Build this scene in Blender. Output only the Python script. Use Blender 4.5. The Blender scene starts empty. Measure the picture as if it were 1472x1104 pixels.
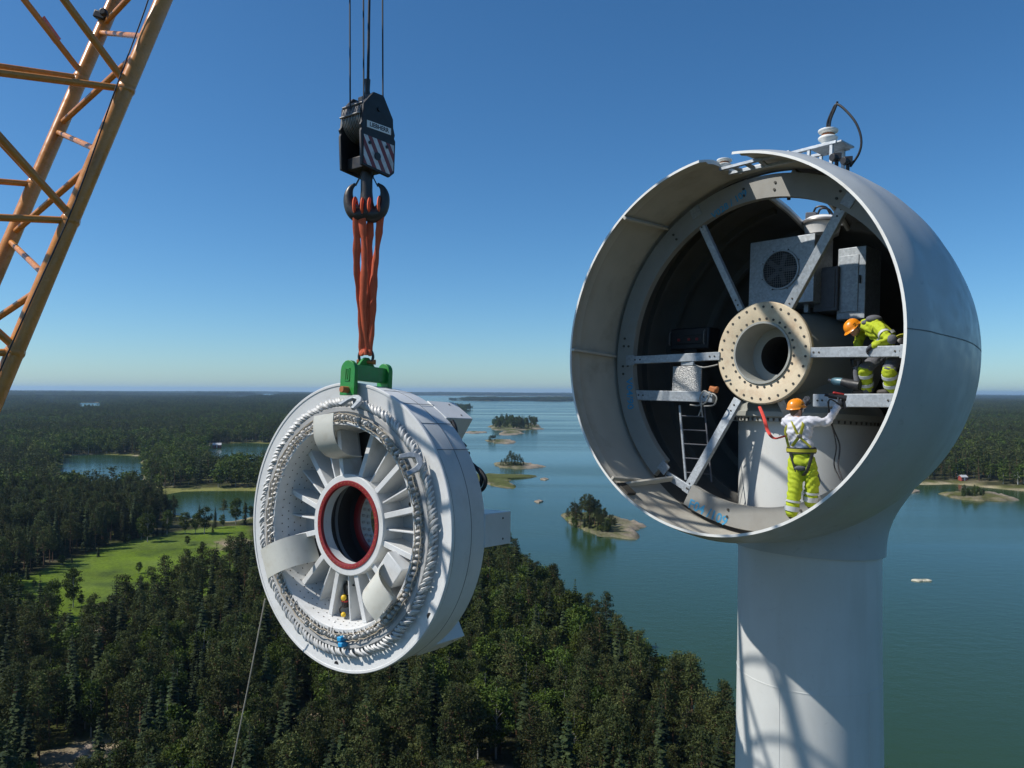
import bpy, bmesh, math, random
import numpy as np
from mathutils import Vector, Matrix, Quaternion
from math import sin, cos, pi, radians, atan2, hypot

R0 = random.Random(7)
NP = np.random.default_rng(11)
scene = bpy.context.scene
COL = scene.collection

# ------------------------------------------------------------------ camera
F_PX, PCX, PCY = 1120.0, 736.0, 552.0          # focal length and centre, photo pixels
PITCH, ROLL = radians(0.51), radians(0.3)
CAMZ = 60.0                                     # drone height above the water
CAM = Vector((0, 0, CAMZ))
_f = Vector((0, cos(PITCH), sin(PITCH))); _r = Vector((1, 0, 0)); _u = _r.cross(_f)
CR = _r * cos(ROLL) + _u * sin(ROLL); CU = -_r * sin(ROLL) + _u * cos(ROLL); CF = _f
cam_d = bpy.data.cameras.new('camera'); cam = bpy.data.objects.new('camera', cam_d); COL.objects.link(cam)
cam_d.sensor_width = 36.0; cam_d.lens = 36.0 * F_PX / 1472.0
cam_d.clip_start = 0.1; cam_d.clip_end = 90000
cm = Matrix((CR, CU, -CF)).transposed().to_4x4(); cm.translation = CAM
cam.matrix_world = cm
scene.camera = cam

# ------------------------------------------------------------------ light
SUN_EL, SUN_AZ = radians(48), radians(-99)      # azimuth: 0 = +Y, positive toward +X
sdir = Vector((sin(SUN_AZ) * cos(SUN_EL), cos(SUN_AZ) * cos(SUN_EL), sin(SUN_EL)))
world = bpy.data.worlds.new('World'); scene.world = world; world.use_nodes = True
wn = world.node_tree; bg = wn.nodes['Background']
sky = wn.nodes.new('ShaderNodeTexSky'); sky.sky_type = 'NISHITA'; sky.sun_disc = False
sky.sun_elevation = SUN_EL; sky.sun_rotation = SUN_AZ
sky.altitude = 1500; sky.air_density = 1.0; sky.dust_density = 1.5; sky.ozone_density = 6.0
hs = wn.nodes.new('ShaderNodeHueSaturation'); hs.inputs['Saturation'].default_value = 1.12
tn = wn.nodes.new('ShaderNodeMix'); tn.data_type = 'RGBA'; tn.blend_type = 'MULTIPLY'; tn.inputs[0].default_value = 1.0; tn.inputs[7].default_value = (.92, 1.06, 1.07, 1)
wn.links.new(sky.outputs[0], tn.inputs[6]); wn.links.new(tn.outputs[2], hs.inputs['Color']); wn.links.new(hs.outputs[0], bg.inputs[0]); bg.inputs[1].default_value = 0.114
sl = bpy.data.lights.new('sun', 'SUN'); sl.energy = 5.0; sl.angle = radians(0.5); sl.color = (1.0, 0.955, 0.89)
so = bpy.data.objects.new('sun', sl); COL.objects.link(so)
so.rotation_euler = (-sdir).to_track_quat('-Z', 'Y').to_euler(); so.location = (-40, 0, 140)
vs = scene.view_settings; vs.view_transform = 'Standard'; vs.look = 'None'; vs.exposure = 0.0; vs.gamma = 1.0
vs.use_curve_mapping = False
scene.cycles.max_bounces = 8; scene.cycles.diffuse_bounces = 3; scene.cycles.glossy_bounces = 3
scene.cycles.transparent_max_bounces = 8; scene.cycles.volume_bounces = 0
scene.cycles.use_denoising = True; scene.cycles.sample_clamp_indirect = 4.0
scene.cycles.use_adaptive_sampling = True; scene.cycles.adaptive_threshold = 0.015

# ------------------------------------------------------------------ pixels to directions
def ray(u, v): return CR * ((u - PCX) / F_PX) + CU * ((PCY - v) / F_PX) + CF
def at(u, v, y):                                # world point on that direction at world depth y
    r = ray(u, v); return CAM + r * (y / r.y)
def gp(u, v, z=0.0):                            # world point on the level z
    r = ray(u, v); return CAM + r * ((z - CAMZ) / r.z)
class Frame:                                    # local x right, y into the depth, z up
    def __init__(s, c, phi, tau):
        s.M = Matrix.Translation(c) @ Matrix.Rotation(-phi, 4, 'Z') @ Matrix.Rotation(-tau, 4, 'X')
        s.I = s.M.inverted()
    def px(s, u, v, d):                         # local point at depth d
        o = s.I @ CAM; q = s.I.to_3x3() @ ray(u, v); k = (d - o.y) / q.y; return o + q * k
    def pxx(s, u, v, x):                        # local point in the local plane x
        o = s.I @ CAM; q = s.I.to_3x3() @ ray(u, v); k = (x - o.x) / q.x; return o + q * k
    def pxz(s, u, v, z):
        o = s.I @ CAM; q = s.I.to_3x3() @ ray(u, v); k = (z - o.z) / q.z; return o + q * k

# ------------------------------------------------------------------ materials
def newmat(name):
    m = bpy.data.materials.new(name); m.use_nodes = True
    nt = m.node_tree; b = nt.nodes['Principled BSDF']; return m, nt, b
def ramp(nt, fac, stops):
    r = nt.nodes.new('ShaderNodeValToRGB'); e = r.color_ramp.elements
    while len(e) < len(stops): e.new(0.5)
    for k, (p, c) in enumerate(stops): e[k].position = p; e[k].color = (*c, 1) if len(c) == 3 else c
    nt.links.new(fac, r.inputs[0]); return r.outputs[0]
def noise(nt, scale, detail=4, rough=.55, coord='Object', stretch=None, dist=0.0):
    tc = nt.nodes.new('ShaderNodeTexCoord'); n = nt.nodes.new('ShaderNodeTexNoise')
    src = tc.outputs[coord]
    if stretch:
        mp = nt.nodes.new('ShaderNodeMapping'); mp.inputs['Scale'].default_value = stretch
        nt.links.new(src, mp.inputs[0]); src = mp.outputs[0]
    nt.links.new(src, n.inputs['Vector']); n.inputs['Scale'].default_value = scale
    n.inputs['Detail'].default_value = detail; n.inputs['Roughness'].default_value = rough
    n.inputs['Distortion'].default_value = dist
    return n.outputs['Fac']
def mixc(nt, fac, a, b, mode='MIX'):
    m = nt.nodes.new('ShaderNodeMix'); m.data_type = 'RGBA'; m.blend_type = mode
    for sock, val in ((m.inputs[0], fac), (m.inputs[6], a), (m.inputs[7], b)):
        if hasattr(val, 'is_linked') or hasattr(val, 'links'): nt.links.new(val, sock)
        elif isinstance(val, (int, float)): sock.default_value = val
        else: sock.default_value = (*val, 1)
    return m.outputs[2]
def bump(nt, b, h, strength=.2, dist=.02):
    n = nt.nodes.new('ShaderNodeBump'); n.inputs['Strength'].default_value = strength; n.inputs['Distance'].default_value = dist
    nt.links.new(h, n.inputs['Height']); nt.links.new(n.outputs[0], b.inputs['Normal'])
def painted(name, col, rough=.5, var=.12, dirt=None, dirt_amt=.5, scale=2.0, metal=0.0, bumpy=0.0, spec=.5, stretch=None, dscale=1.3, dlo=.52, dhi=.72, scuff=0.0):
    m, nt, b = newmat(name)
    f = noise(nt, scale, 5, .6)
    c = ramp(nt, f, [(.3, tuple(x * (1 - var) for x in col)), (.7, tuple(min(1, x * (1 + var * .6)) for x in col))])
    if dirt:
        f2 = noise(nt, dscale, 6, .65, stretch=stretch)
        mk = ramp(nt, f2, [(dlo, (0, 0, 0)), (dhi, (dirt_amt,) * 3)])
        c = mixc(nt, mk, c, dirt)
    if scuff:                                           # small scrapes and spots
        f4 = noise(nt, 7.0, 8, .75, dist=1.2); c = mixc(nt, ramp(nt, f4, [(.60, (0, 0, 0)), (.70, (scuff,) * 3)]), c, tuple(x * .45 for x in col))
    nt.links.new(c, b.inputs['Base Color'])
    f3 = noise(nt, scale * 4, 3, .5)
    rr = ramp(nt, f3, [(.3, (max(0, rough - .1),) * 3), (.7, (min(1, rough + .1),) * 3)])
    nt.links.new(rr, b.inputs['Roughness'])
    b.inputs['Metallic'].default_value = metal; b.inputs['Specular IOR Level'].default_value = spec
    if bumpy: bump(nt, b, noise(nt, scale * 8, 4, .6), bumpy, .01)
    return m
def galv(name, col=(.36, .39, .41)):
    m, nt, b = newmat(name)
    tc = nt.nodes.new('ShaderNodeTexCoord'); v = nt.nodes.new('ShaderNodeTexVoronoi'); v.inputs['Scale'].default_value = 28
    nt.links.new(tc.outputs['Object'], v.inputs['Vector'])
    s = nt.nodes.new('ShaderNodeSeparateColor'); nt.links.new(v.outputs['Color'], s.inputs[0])
    c = ramp(nt, s.outputs[0], [(0, tuple(x * .82 for x in col)), (1, tuple(x * 1.12 for x in col))])
    f = noise(nt, 3, 5, .65); mk = ramp(nt, f, [(.45, (0, 0, 0)), (.75, (.5,) * 3)])
    c = mixc(nt, mk, c, tuple(x * .62 for x in col)); nt.links.new(c, b.inputs['Base Color'])
    b.inputs['Metallic'].default_value = .45; b.inputs['Roughness'].default_value = .52
    return m
M = {}
M['shell'] = painted('nacelle_paint', (.44, .46, .455), .42, .06, (.34, .34, .30), .32, 1.1, spec=.45, dscale=1.4, stretch=(1, 1, .3), dlo=.46, dhi=.78, scuff=.5)
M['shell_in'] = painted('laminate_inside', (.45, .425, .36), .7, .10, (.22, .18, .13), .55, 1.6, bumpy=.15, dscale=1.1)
M['deep_shade'] = painted('laminate_inside_shaded', (.09, .088, .08), .85, .15)  # shade of the closed rear interior put into the colour
M['seam'] = painted('seam_sealant', (.17, .18, .18), .7)
M['rim'] = painted('rim_edge', (.72, .72, .68), .5, .08, (.35, .30, .22), .4, 5)
M['ringw'] = painted('frame_ring_paint', (.27, .265, .24), .55, .08, (.2, .18, .15), .5, 3)
M['tower'] = painted('tower_paint', (.60, .61, .585), .45, .05, (.47, .46, .41), .42, .9, stretch=(1, 1, .12), spec=.4, scuff=.35)
M['cast'] = painted('casting_paint', (.31, .315, .285), .5, .08, (.24, .23, .19), .5, 2)
M['cream'] = painted('bare_flange', (.62, .52, .36), .55, .08, (.36, .19, .09), .5, 4, dscale=2.6, dlo=.5, dhi=.7)
M['galv'] = galv('galvanised_steel'); M['galvl'] = galv('galvanised_sheet', (.42, .455, .485))
M['dark'] = painted('interior_shade', (.03, .032, .035), .7)  # shade inside the axle bore and fan well put into the colour
M['black'] = painted('black_rubber', (.016, .016, .018), .5)
M['blacksteel'] = painted('black_steel', (.012, .012, .013), .5, .2, (.05, .045, .04), .4, 3)
M['cavity_shade'] = painted('shaded_cavity', (.04, .042, .045), .6)  # shade inside the hub and behind the web put into the colour
M['bolt'] = painted('bolt_dark', (.05, .045, .035), .6)
M['boltw'] = painted('bolt_pale', (.6, .58, .52), .4)
M['crane'] = painted('crane_paint', (.62, .245, .05), .28, .14, (.22, .10, .04), .4, 2.2, spec=.5, dscale=2.5)
M['gen'] = painted('generator_paint', (.66, .665, .65), .42, .05, (.42, .41, .37), .5, 1.8, dscale=2.2, scuff=.5)
M['drum'] = painted('drum_paint', (.60, .62, .62), .4, .06, (.38, .38, .35), .45, 1.4, stretch=(1, 1, .5), scuff=.45)
M['coil'] = painted('coil_resin', (.60, .595, .57), .42, .16, (.34, .31, .26), .5, 9)
M['coild'] = painted('coil_inner', (.52, .50, .46), .38, .25, (.16, .14, .11), .6, 9)
M['cord'] = painted('binding_cord', (.40, .34, .25), .8, .2)
M['stack'] = painted('lamination_stack', (.42, .415, .40), .55, .2)
M['red'] = painted('red_primer', (.24, .018, .020), .45, .12, (.16, .02, .02), .5, 6)
M['green'] = painted('green_paint', (.028, .25, .045), .4, .12, (.12, .10, .05), .35, 4, dscale=5)
M['rust'] = painted('rusty_pin', (.42, .14, .04), .7, .2)
M['web'] = painted('web_shaded', (.50, .51, .51), .5, .08, (.3, .29, .26), .5, 2.5)  # darkened so the shade between the ribs sits in the colour
M['cover'] = painted('duct_cover', (.56, .555, .49), .42, .05, (.34, .27, .18), .35, 4, dscale=3.5)
M['sling'] = painted('sling_webbing', (.68, .115, .04), .75, .16, (.36, .10, .05), .5, 8, stretch=(3, 3, .4), bumpy=.3)
M['rope'] = painted('steel_rope', (.03, .03, .035), .5)
M['tag'] = painted('tag_line', (.40, .36, .29), .85)
M['steel'] = painted('forged_steel', (.055, .052, .05), .42, .2, (.12, .09, .06), .4, 4, metal=.4)
M['sheave'] = painted('sheave_steel', (.22, .21, .20), .4, .2, metal=.5)
M['porc'] = painted('porcelain', (.78, .78, .74), .25, .04, spec=.6)
M['blue'] = painted('blue_tape', (.015, .28, .55), .5)
M['stencil'] = painted('stencil_blue', (.05, .28, .48), .7, .2)
M['yellow'] = painted('yellow_paint', (.75, .48, .02), .45)
M['redp'] = painted('red_plastic', (.45, .03, .03), .45)
M['white'] = painted('white_paint', (.78, .78, .76), .5, .03, (.5, .48, .44), .3, 3)
M['vis'] = painted('hi_vis_cloth', (.40, .48, .015), .8, .08, (.22, .25, .03), .3, 10, bumpy=.3, dscale=5)
M['visg'] = painted('reflective_band', (.50, .52, .52), .45)
M['grey'] = painted('grey_cloth', (.11, .115, .13), .85, .15, bumpy=.3, scale=12)
M['shirt'] = painted('shirt_cloth', (.60, .60, .645), .85, .06, (.40, .39, .42), .35, 12, bumpy=.3, dscale=6)
M['skin'] = painted('skin', (.52, .28, .19), .5, .1)
M['hair'] = painted('hair', (.09, .055, .03), .7)
M['helmet'] = painted('helmet_shell', (.85, .27, .012), .3, .04, (.5, .16, .02), .3, 8, spec=.6)
M['glove'] = painted('glove', (.045, .05, .06), .8)
M['boot'] = painted('boot_leather', (.05, .042, .035), .7)
M['strap'] = painted('harness_web', (.42, .40, .03), .8, .15)
M['strapd'] = painted('harness_dark', (.05, .05, .04), .8)
M['lany'] = painted('lanyard_red', (.60, .055, .04), .7)
M['teal'] = painted('tool_body', (.10, .20, .24), .4)

# ------------------------------------------------------------------ mesh builder
class MB:
    def __init__(s): s.v = []; s.f = []; s.m = []
    def add(s, vs, fs, mi=0):
        o = len(s.v); s.v += [tuple(p) for p in vs]; s.f += [tuple(i + o for i in f) for f in fs]; s.m += [mi] * len(fs); return s
    def box(s, c, size, rot=None, mi=0):
        hx, hy, hz = (k / 2 for k in size); c = Vector(c)
        P = [Vector((x, y, z)) for x in (-hx, hx) for y in (-hy, hy) for z in (-hz, hz)]
        if rot is not None: P = [rot @ p for p in P]
        return s.add([p + c for p in P], [(0, 1, 3, 2), (4, 6, 7, 5), (0, 4, 5, 1), (2, 3, 7, 6), (0, 2, 6, 4), (1, 5, 7, 3)], mi)
    def beam(s, a, b, w, h, up=(0, 0, 1), mi=0):      # box from a to b, w along the side, h along up
        a = Vector(a); b = Vector(b); d = (b - a); L = d.length; d.normalize(); up = Vector(up)
        sd = d.cross(up)
        if sd.length < 1e-5: sd = d.cross(Vector((1, 0, 0)))
        sd.normalize(); up = sd.cross(d)
        rot = Matrix((sd, d, up)).transposed()
        return s.box((a + b) / 2, (w, L, h), rot, mi)
    def tube(s, path, r, seg=8, mi=0, caps=True, flat=1.0, up=(0, 0, 1)):
        path = [Vector(p) for p in path]; n = len(path); rs = r if isinstance(r, (list, tuple)) else [r] * n
        rings = []; prev = None
        for k in range(n):
            t = (path[min(k + 1, n - 1)] - path[max(k - 1, 0)]).normalized()
            if prev is None:
                a = Vector(up).cross(t)
                if a.length < 1e-4: a = Vector((1, 0, 0)).cross(t)
            else: a = prev - t * prev.dot(t)
            a.normalize(); prev = a; b = t.cross(a)
            rings.append([path[k] + (a * cos(2 * pi * j / seg) + b * sin(2 * pi * j / seg) * flat) * rs[k] for j in range(seg)])
        vs = [p for rg in rings for p in rg]
        fs = [(k * seg + j, k * seg + (j + 1) % seg, (k + 1) * seg + (j + 1) % seg, (k + 1) * seg + j) for k in range(n - 1) for j in range(seg)]
        if caps: fs += [tuple(range(seg - 1, -1, -1)), tuple((n - 1) * seg + j for j in range(seg))]
        return s.add(vs, fs, mi)
    def cyl(s, a, b, r, r2=None, seg=16, mi=0, caps=True): return s.tube([a, b], [r, r if r2 is None else r2], seg, mi, caps)
    def lathe(s, prof, seg=48, axis='Y', c=(0, 0, 0), a0=0.0, a1=2 * pi, mi=0, closed=False):
        full = abs(a1 - a0 - 2 * pi) < 1e-6; n = seg if full else seg + 1; c = Vector(c); vs = []
        for k in range(n):
            a = a0 + (a1 - a0) * k / seg
            for (r, h) in prof:
                vs.append(c + (Vector((r * cos(a), h, r * sin(a))) if axis == 'Y' else Vector((r * cos(a), r * sin(a), h))))
        m = len(prof); fs = []
        for k in range(seg):
            k2 = (k + 1) % n
            for j in range(m if closed else m - 1):
                j2 = (j + 1) % m
                q = (k * m + j, k * m + j2, k2 * m + j2, k2 * m + j)
                fs.append(q if axis == 'Y' else q[::-1])
        return s.add(vs, fs, mi)
    def prism(s, poly, y0, y1, mi=0, tf=None):           # polygon in x,z extruded along y
        n = len(poly); P = [Vector((x, y0, z)) for x, z in poly] + [Vector((x, y1, z)) for x, z in poly]
        if tf is not None: P = [tf @ p for p in P]
        return s.add(P, [tuple(range(n)), tuple(range(2 * n - 1, n - 1, -1))] + [(k, n + k, n + (k + 1) % n, (k + 1) % n) for k in range(n)], mi)
    def ell(s, c, r, seg=12, rings=8, rot=None, mi=0):
        c = Vector(c); vs = []; r = (r, r, r) if isinstance(r, (int, float)) else r
        for i in range(rings + 1):
            th = pi * i / rings
            for j in range(seg):
                p = Vector((r[0] * sin(th) * cos(2 * pi * j / seg), r[1] * sin(th) * sin(2 * pi * j / seg), r[2] * cos(th)))
                vs.append(c + (rot @ p if rot is not None else p))
        fs = [(i * seg + j, (i + 1) * seg + j, (i + 1) * seg + (j + 1) % seg, i * seg + (j + 1) % seg) for i in range(rings) for j in range(seg)]
        return s.add(vs, fs, mi)
    def mesh(s, name, mats, smooth=35, merge=True, recalc=True):
        me = bpy.data.meshes.new(name); me.from_pydata(s.v, [], s.f)
        mats = mats if isinstance(mats, (list, tuple)) else [mats]
        for m in mats: me.materials.append(M[m] if isinstance(m, str) else m)
        if len(mats) > 1: me.polygons.foreach_set('material_index', s.m)
        if merge or recalc:
            bm = bmesh.new(); bm.from_mesh(me)
            if merge: bmesh.ops.remove_doubles(bm, verts=bm.verts, dist=1e-5)
            if recalc: bmesh.ops.recalc_face_normals(bm, faces=bm.faces)
            bm.to_mesh(me); bm.free()
        if smooth:
            me.shade_smooth(); me.set_sharp_from_angle(angle=radians(smooth))
        me.update(); return me
    def build(s, name, mats, parent=None, bevel=0, smooth=35, mw=None, **kw):
        o = link(name, s.mesh(name, mats, smooth, **kw), parent, mw)
        if bevel:
            b = o.modifiers.new('bevel', 'BEVEL'); b.width = bevel; b.segments = 2; b.limit_method = 'ANGLE'; b.angle_limit = radians(40)
        return o
def link(name, me, parent=None, mw=None):
    o = bpy.data.objects.new(name, me); COL.objects.link(o)
    if parent: o.parent = parent
    if mw is not None: o.matrix_local = mw
    return o
def empty(name, mw=None):
    o = bpy.data.objects.new(name, None); COL.objects.link(o); o.empty_display_size = .3
    if mw is not None: o.matrix_world = mw
    return o
def tag(o, label=None, cat=None, group=None, kind=None):
    if label: o['label'] = label
    if cat: o['category'] = cat
    if group: o['group'] = group
    if kind: o['kind'] = kind
    return o
def spline(pts, n=8):                                   # Catmull-Rom through points
    P = [Vector(p) for p in pts]; P = [P[0] * 2 - P[1]] + P + [P[-1] * 2 - P[-2]]; out = []
    for k in range(1, len(P) - 2):
        for j in range(n):
            t = j / n; a, b, c, d = P[k - 1:k + 3]
            out.append(.5 * ((2 * b) + (c - a) * t + (2 * a - 5 * b + 4 * c - d) * t * t + (3 * b - a - 3 * c + d) * t ** 3))
    return out + [P[-2]]
def text_mesh(name, body, size, mat, parent, mw, extrude=.001, bold=0.0, align='CENTER'):
    cu = bpy.data.curves.new(name, 'FONT'); cu.body = body; cu.size = size; cu.extrude = extrude
    cu.align_x = align; cu.align_y = 'CENTER'; cu.offset = bold; cu.resolution_u = 3
    t = bpy.data.objects.new('tmp', cu); COL.objects.link(t)
    me = bpy.data.meshes.new_from_object(t.evaluated_get(bpy.context.evaluated_depsgraph_get()))
    bpy.data.objects.remove(t); me.materials.clear(); me.materials.append(M[mat])
    return link(name, me, parent, mw)
def blob(name, prims, mat, parent, voxel=.014, smooth=4, mw=None, wrinkle=0.0, seed=0):
    """closed tapered capsules / ellipsoids fused into one continuous skin"""
    mb = MB()
    for p in prims:
        if p[0] == 'c':                                  # capsule chain: points, radii
            _, pts, rs = p[:3]; fl = p[3] if len(p) > 3 else 1.0; up = p[4] if len(p) > 4 else (0, 0, 1)
            path = [Vector(q) for q in pts]; d0 = (path[0] - path[1]).normalized(); d1 = (path[-1] - path[-2]).normalized()
            path = [path[0] + d0 * rs[0] * .85, path[0] + d0 * rs[0] * .5] + path + [path[-1] + d1 * rs[-1] * .5, path[-1] + d1 * rs[-1] * .85]
            mb.tube(path, [rs[0] * .45, rs[0] * .85] + list(rs) + [rs[-1] * .85, rs[-1] * .45], 14, flat=fl, up=up)
        elif p[0] == 'e': mb.ell(p[1], p[2], 16, 10, p[3] if len(p) > 3 else None)
        elif p[0] == 'b': mb.beam(*p[1:])
    me = mb.mesh(name, mat, smooth=0, merge=False)
    t = bpy.data.objects.new('tmp', me); COL.objects.link(t)
    rm = t.modifiers.new('r', 'REMESH'); rm.mode = 'VOXEL'; rm.voxel_size = voxel
    if smooth: sm = t.modifiers.new('s', 'SMOOTH'); sm.factor = .5; sm.iterations = smooth
    m2 = bpy.data.meshes.new_from_object(t.evaluated_get(bpy.context.evaluated_depsgraph_get()))
    bpy.data.objects.remove(t); bpy.data.meshes.remove(me); m2.name = name
    if wrinkle:
        n = len(m2.vertices); co = np.empty(n * 3); m2.vertices.foreach_get('co', co); co = co.reshape(-1, 3)
        no = np.empty(n * 3); m2.vertices.foreach_get('normal', no); no = no.reshape(-1, 3)
        q = co * 1.0; w = np.sin(q[:, 2] * 55 + 3.2 * np.sin(q[:, 0] * 17 + seed) + 2.5 * np.sin(q[:, 1] * 21 + seed * 2))
        w += .6 * np.sin(q[:, 2] * 90 + q[:, 0] * 60 + 2 * np.sin(q[:, 1] * 33 + seed))
        co += no * (w * wrinkle)[:, None]; m2.vertices.foreach_set('co', co.ravel())
    m2.materials.clear(); m2.materials.append(M[mat]); m2.shade_smooth(); m2.update()
    return link(name, m2, parent, mw)
HAZE = 5.5e-5
# ------------------------------------------------------------------ tower and nacelle
NC = Vector((3.0650, 12.2118, 0.7668)) + CAM
NF = Frame(NC, radians(48.34), radians(3.37))
def nloc(x, d, z): return NF.M @ Vector((x, d, z))
TA = nloc(0, 3.2, 0)                                   # the tower axis passes here
GROUND_T = 7.0
tower = empty('wind_turbine_tower', Matrix.Translation((TA.x, TA.y, GROUND_T)))
tag(tower, 'pale grey tubular steel tower carrying the open nacelle', 'tower')
TOPZ = CAMZ - 0.40 - GROUND_T
def tr(z): return 1.235 + max(0, (CAMZ - 4.0 - GROUND_T - z)) * .0135
mb = MB(); zs = [-.5] + list(np.linspace(0, TOPZ, 40))
mb.lathe([(tr(z), z) for z in zs] + [(.0, TOPZ)], 96, 'Z'); tube_o = mb.build('tower_tube', 'tower', tower)
for zz in (CAMZ - 5.08, CAMZ - 14, CAMZ - 26, CAMZ - 38):
    z = zz - GROUND_T; mb = MB()
    mb.lathe([(tr(z) - .01, z - .012), (tr(z) + .0045, z - .009), (tr(z) + .0045, z + .009), (tr(z) - .01, z + .012)], 96, 'Z')
    mb.build('flange_seam', 'tower', tower)
for a in (228, 300, 20):                                # long weld seams
    mb = MB(); z0, z1 = CAMZ - 14 - GROUND_T, CAMZ - 5.1 - GROUND_T
    mb.tube([(tr(z0) * cos(radians(a)), tr(z0) * sin(radians(a)), z0), (tr(z1) * cos(radians(a)), tr(z1) * sin(radians(a)), z1)], .006, 6)
    mb.build('weld_seam', 'tower', tower)

nac = empty('wind_turbine_nacelle', NF.M)
tag(nac, 'open egg-shaped pale grey wind turbine nacelle on the tower, its front ring exposed', 'nacelle')
_pd = [0, .10, .25, .42, .52, .62, .80, 1.2, 1.6, 2, 2.5, 3, 3.5, 4, 4.5, 5, 5.4, 5.8, 6.1, 6.28, 6.35]
_pr = [2.995, 3.028, 3.075, 3.115, 3.118, 3.118, 3.126, 3.152, 3.155, 3.12, 3.03, 2.92, 2.75, 2.53, 2.25, 1.9, 1.56, 1.14, .72, .35, .02]
def rout(d): return float(np.interp(d, _pd, _pr))
def tin(d): return .040 if d < .26 else .075 if d < 1.5 else .06
# shell: cells of a (angle, depth) grid, with the front notch and the roof hatch left open
angs = sorted(set([round(a, 2) for a in np.arange(0, 360, 2.5) if not (80 < a < 100)] + [81.0, 82.5, 84, 86, 88, 90, 92, 94, 95.7, 97.2, 98.6]))
dds = sorted(set(list(np.arange(0, 6.3, .1).round(2)) + [.05, .26, .28, 6.3, 6.35]))
NA, ND = len(angs), len(dds)
def hole(a, d):
    if 84 < a < 95.7 and d < 1.20: return True
    if 81.0 < a < 97.2 and 1.62 < d < 3.7: return True
    return False
cells = [[not hole((angs[i] + (angs[(i + 1) % NA] + (360 if i == NA - 1 else 0))) / 2, (dds[j] + dds[j + 1]) / 2) for j in range(ND - 1)] for i in range(NA)]
mb = MB(); vs = []
for i, a in enumerate(angs):
    ca, sa = cos(radians(a)), sin(radians(a))
    for d in dds:
        r = rout(d); vs.append((r * ca, d, r * sa)); r2 = max(.001, r - tin(d)); vs.append((r2 * ca, d + (.03 if d > 6 else 0) * -1, r2 * sa))
def vi(i, j, k): return ((i % NA) * ND + j) * 2 + k
fo, fi_, fw = [], [], []
for i in range(NA):
    for j in range(ND - 1):
        if not cells[i][j]: continue
        fo.append((vi(i, j, 0), vi(i + 1, j, 0), vi(i + 1, j + 1, 0), vi(i, j + 1, 0)))
        fi_.append((vi(i, j, 1), vi(i, j + 1, 1), vi(i + 1, j + 1, 1), vi(i + 1, j, 1)))
        if j == 0 or not cells[i][j - 1]: fw.append((vi(i, j, 0), vi(i, j, 1), vi(i + 1, j, 1), vi(i + 1, j, 0)))
        if j < ND - 2 and not cells[i][j + 1]: fw.append((vi(i, j + 1, 0), vi(i + 1, j + 1, 0), vi(i + 1, j + 1, 1), vi(i, j + 1, 1)))
        if not cells[i - 1][j]: fw.append((vi(i, j, 0), vi(i, j + 1, 0), vi(i, j + 1, 1), vi(i, j, 1)))
        if not cells[(i + 1) % NA][j]: fw.append((vi(i + 1, j, 0), vi(i + 1, j, 1), vi(i + 1, j + 1, 1), vi(i + 1, j + 1, 0)))
mb.v = vs; mb.f = fo + fi_ + fw; mb.m = [0] * len(fo) + [3 if vs[q[0]][1] > 1.45 else 1 for q in fi_] + [2] * len(fw)  # inner faces behind the ring take the painted interior shade
shell = mb.build('shell', ['shell', 'shell_in', 'rim', 'deep_shade'], nac, smooth=38)
# seams: thin joint strips outside and flanges inside where the shell segments meet
for a in (1.2, 128.5, 180.0, 231.0):
    ca, sa = cos(radians(a)), sin(radians(a)); T = Vector((-sa, 0, ca)); mb = MB(); path = []
    for d in np.arange(.0, 5.6, .14): path.append(Vector(((rout(d) + .001) * ca, d, (rout(d) + .001) * sa)))
    vv = []; ff = []
    for k, p in enumerate(path):
        nr = Vector((ca, 0, sa)); vv += [p - T * .008 - nr * .02, p - T * .008 + nr * .0025, p + T * .008 + nr * .0025, p + T * .008 - nr * .02]
        if k: b = 4 * k; ff += [(b - 4, b - 3, b + 1, b), (b - 3, b - 2, b + 2, b + 1), (b - 2, b - 1, b + 3, b + 2)]
    mb.add(vv, ff); mb.build('joint_strip', 'seam', shell)
    if a in (128.5, 180.0, 231.0):
        mb = MB(); mb.beam(Vector(((rout(0) - .075) * ca, .0, (rout(0) - .075) * sa)), Vector(((rout(1.34) - .11) * ca, 1.34, (rout(1.34) - .11) * sa)), .05, .07, up=(ca, 0, sa))
        mb.build('joint_flange', 'shell_in', shell, bevel=.008)
# neck round the tower head, cut where it meets the shell
def neck_r(z): return float(np.interp(z, [-3.42, -3.2, -3.0, -2.8, -2.6, -2.4, -2.2, -2.0, -1.4], [1.30, 1.305, 1.33, 1.39, 1.48, 1.60, 1.72, 1.80, 1.84]))
mb = MB(); vs = []; NN = 120; K = 16
for i in range(NN):
    a = 2 * pi * i / NN; zend = -3.40
    for z in np.arange(-3.40, -1.4, .01):
        r = neck_r(z); x, d = r * cos(a), 3.4 + r * sin(a)
        if hypot(x, z) < rout(d) - .02: zend = z; break
        zend = z
    for k in range(K):
        z = -3.42 + (zend + 3.42) * k / (K - 1); r = neck_r(z); vs.append((r * cos(a), 3.4 + r * sin(a), z))
fs = [(i * K + k, ((i + 1) % NN) * K + k, ((i + 1) % NN) * K + k + 1, i * K + k + 1) for i in range(NN) for k in range(K - 1)]
vs += [(1.15 * cos(2 * pi * i / NN), 3.4 + 1.15 * sin(2 * pi * i / NN), -3.42) for i in range(NN)]
fs += [(i * K, NN * K + i, NN * K + (i + 1) % NN, ((i + 1) % NN) * K) for i in range(NN)]
mb.add(vs, fs); mb.build('shell_neck', 'shell', nac, smooth=50)
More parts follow.
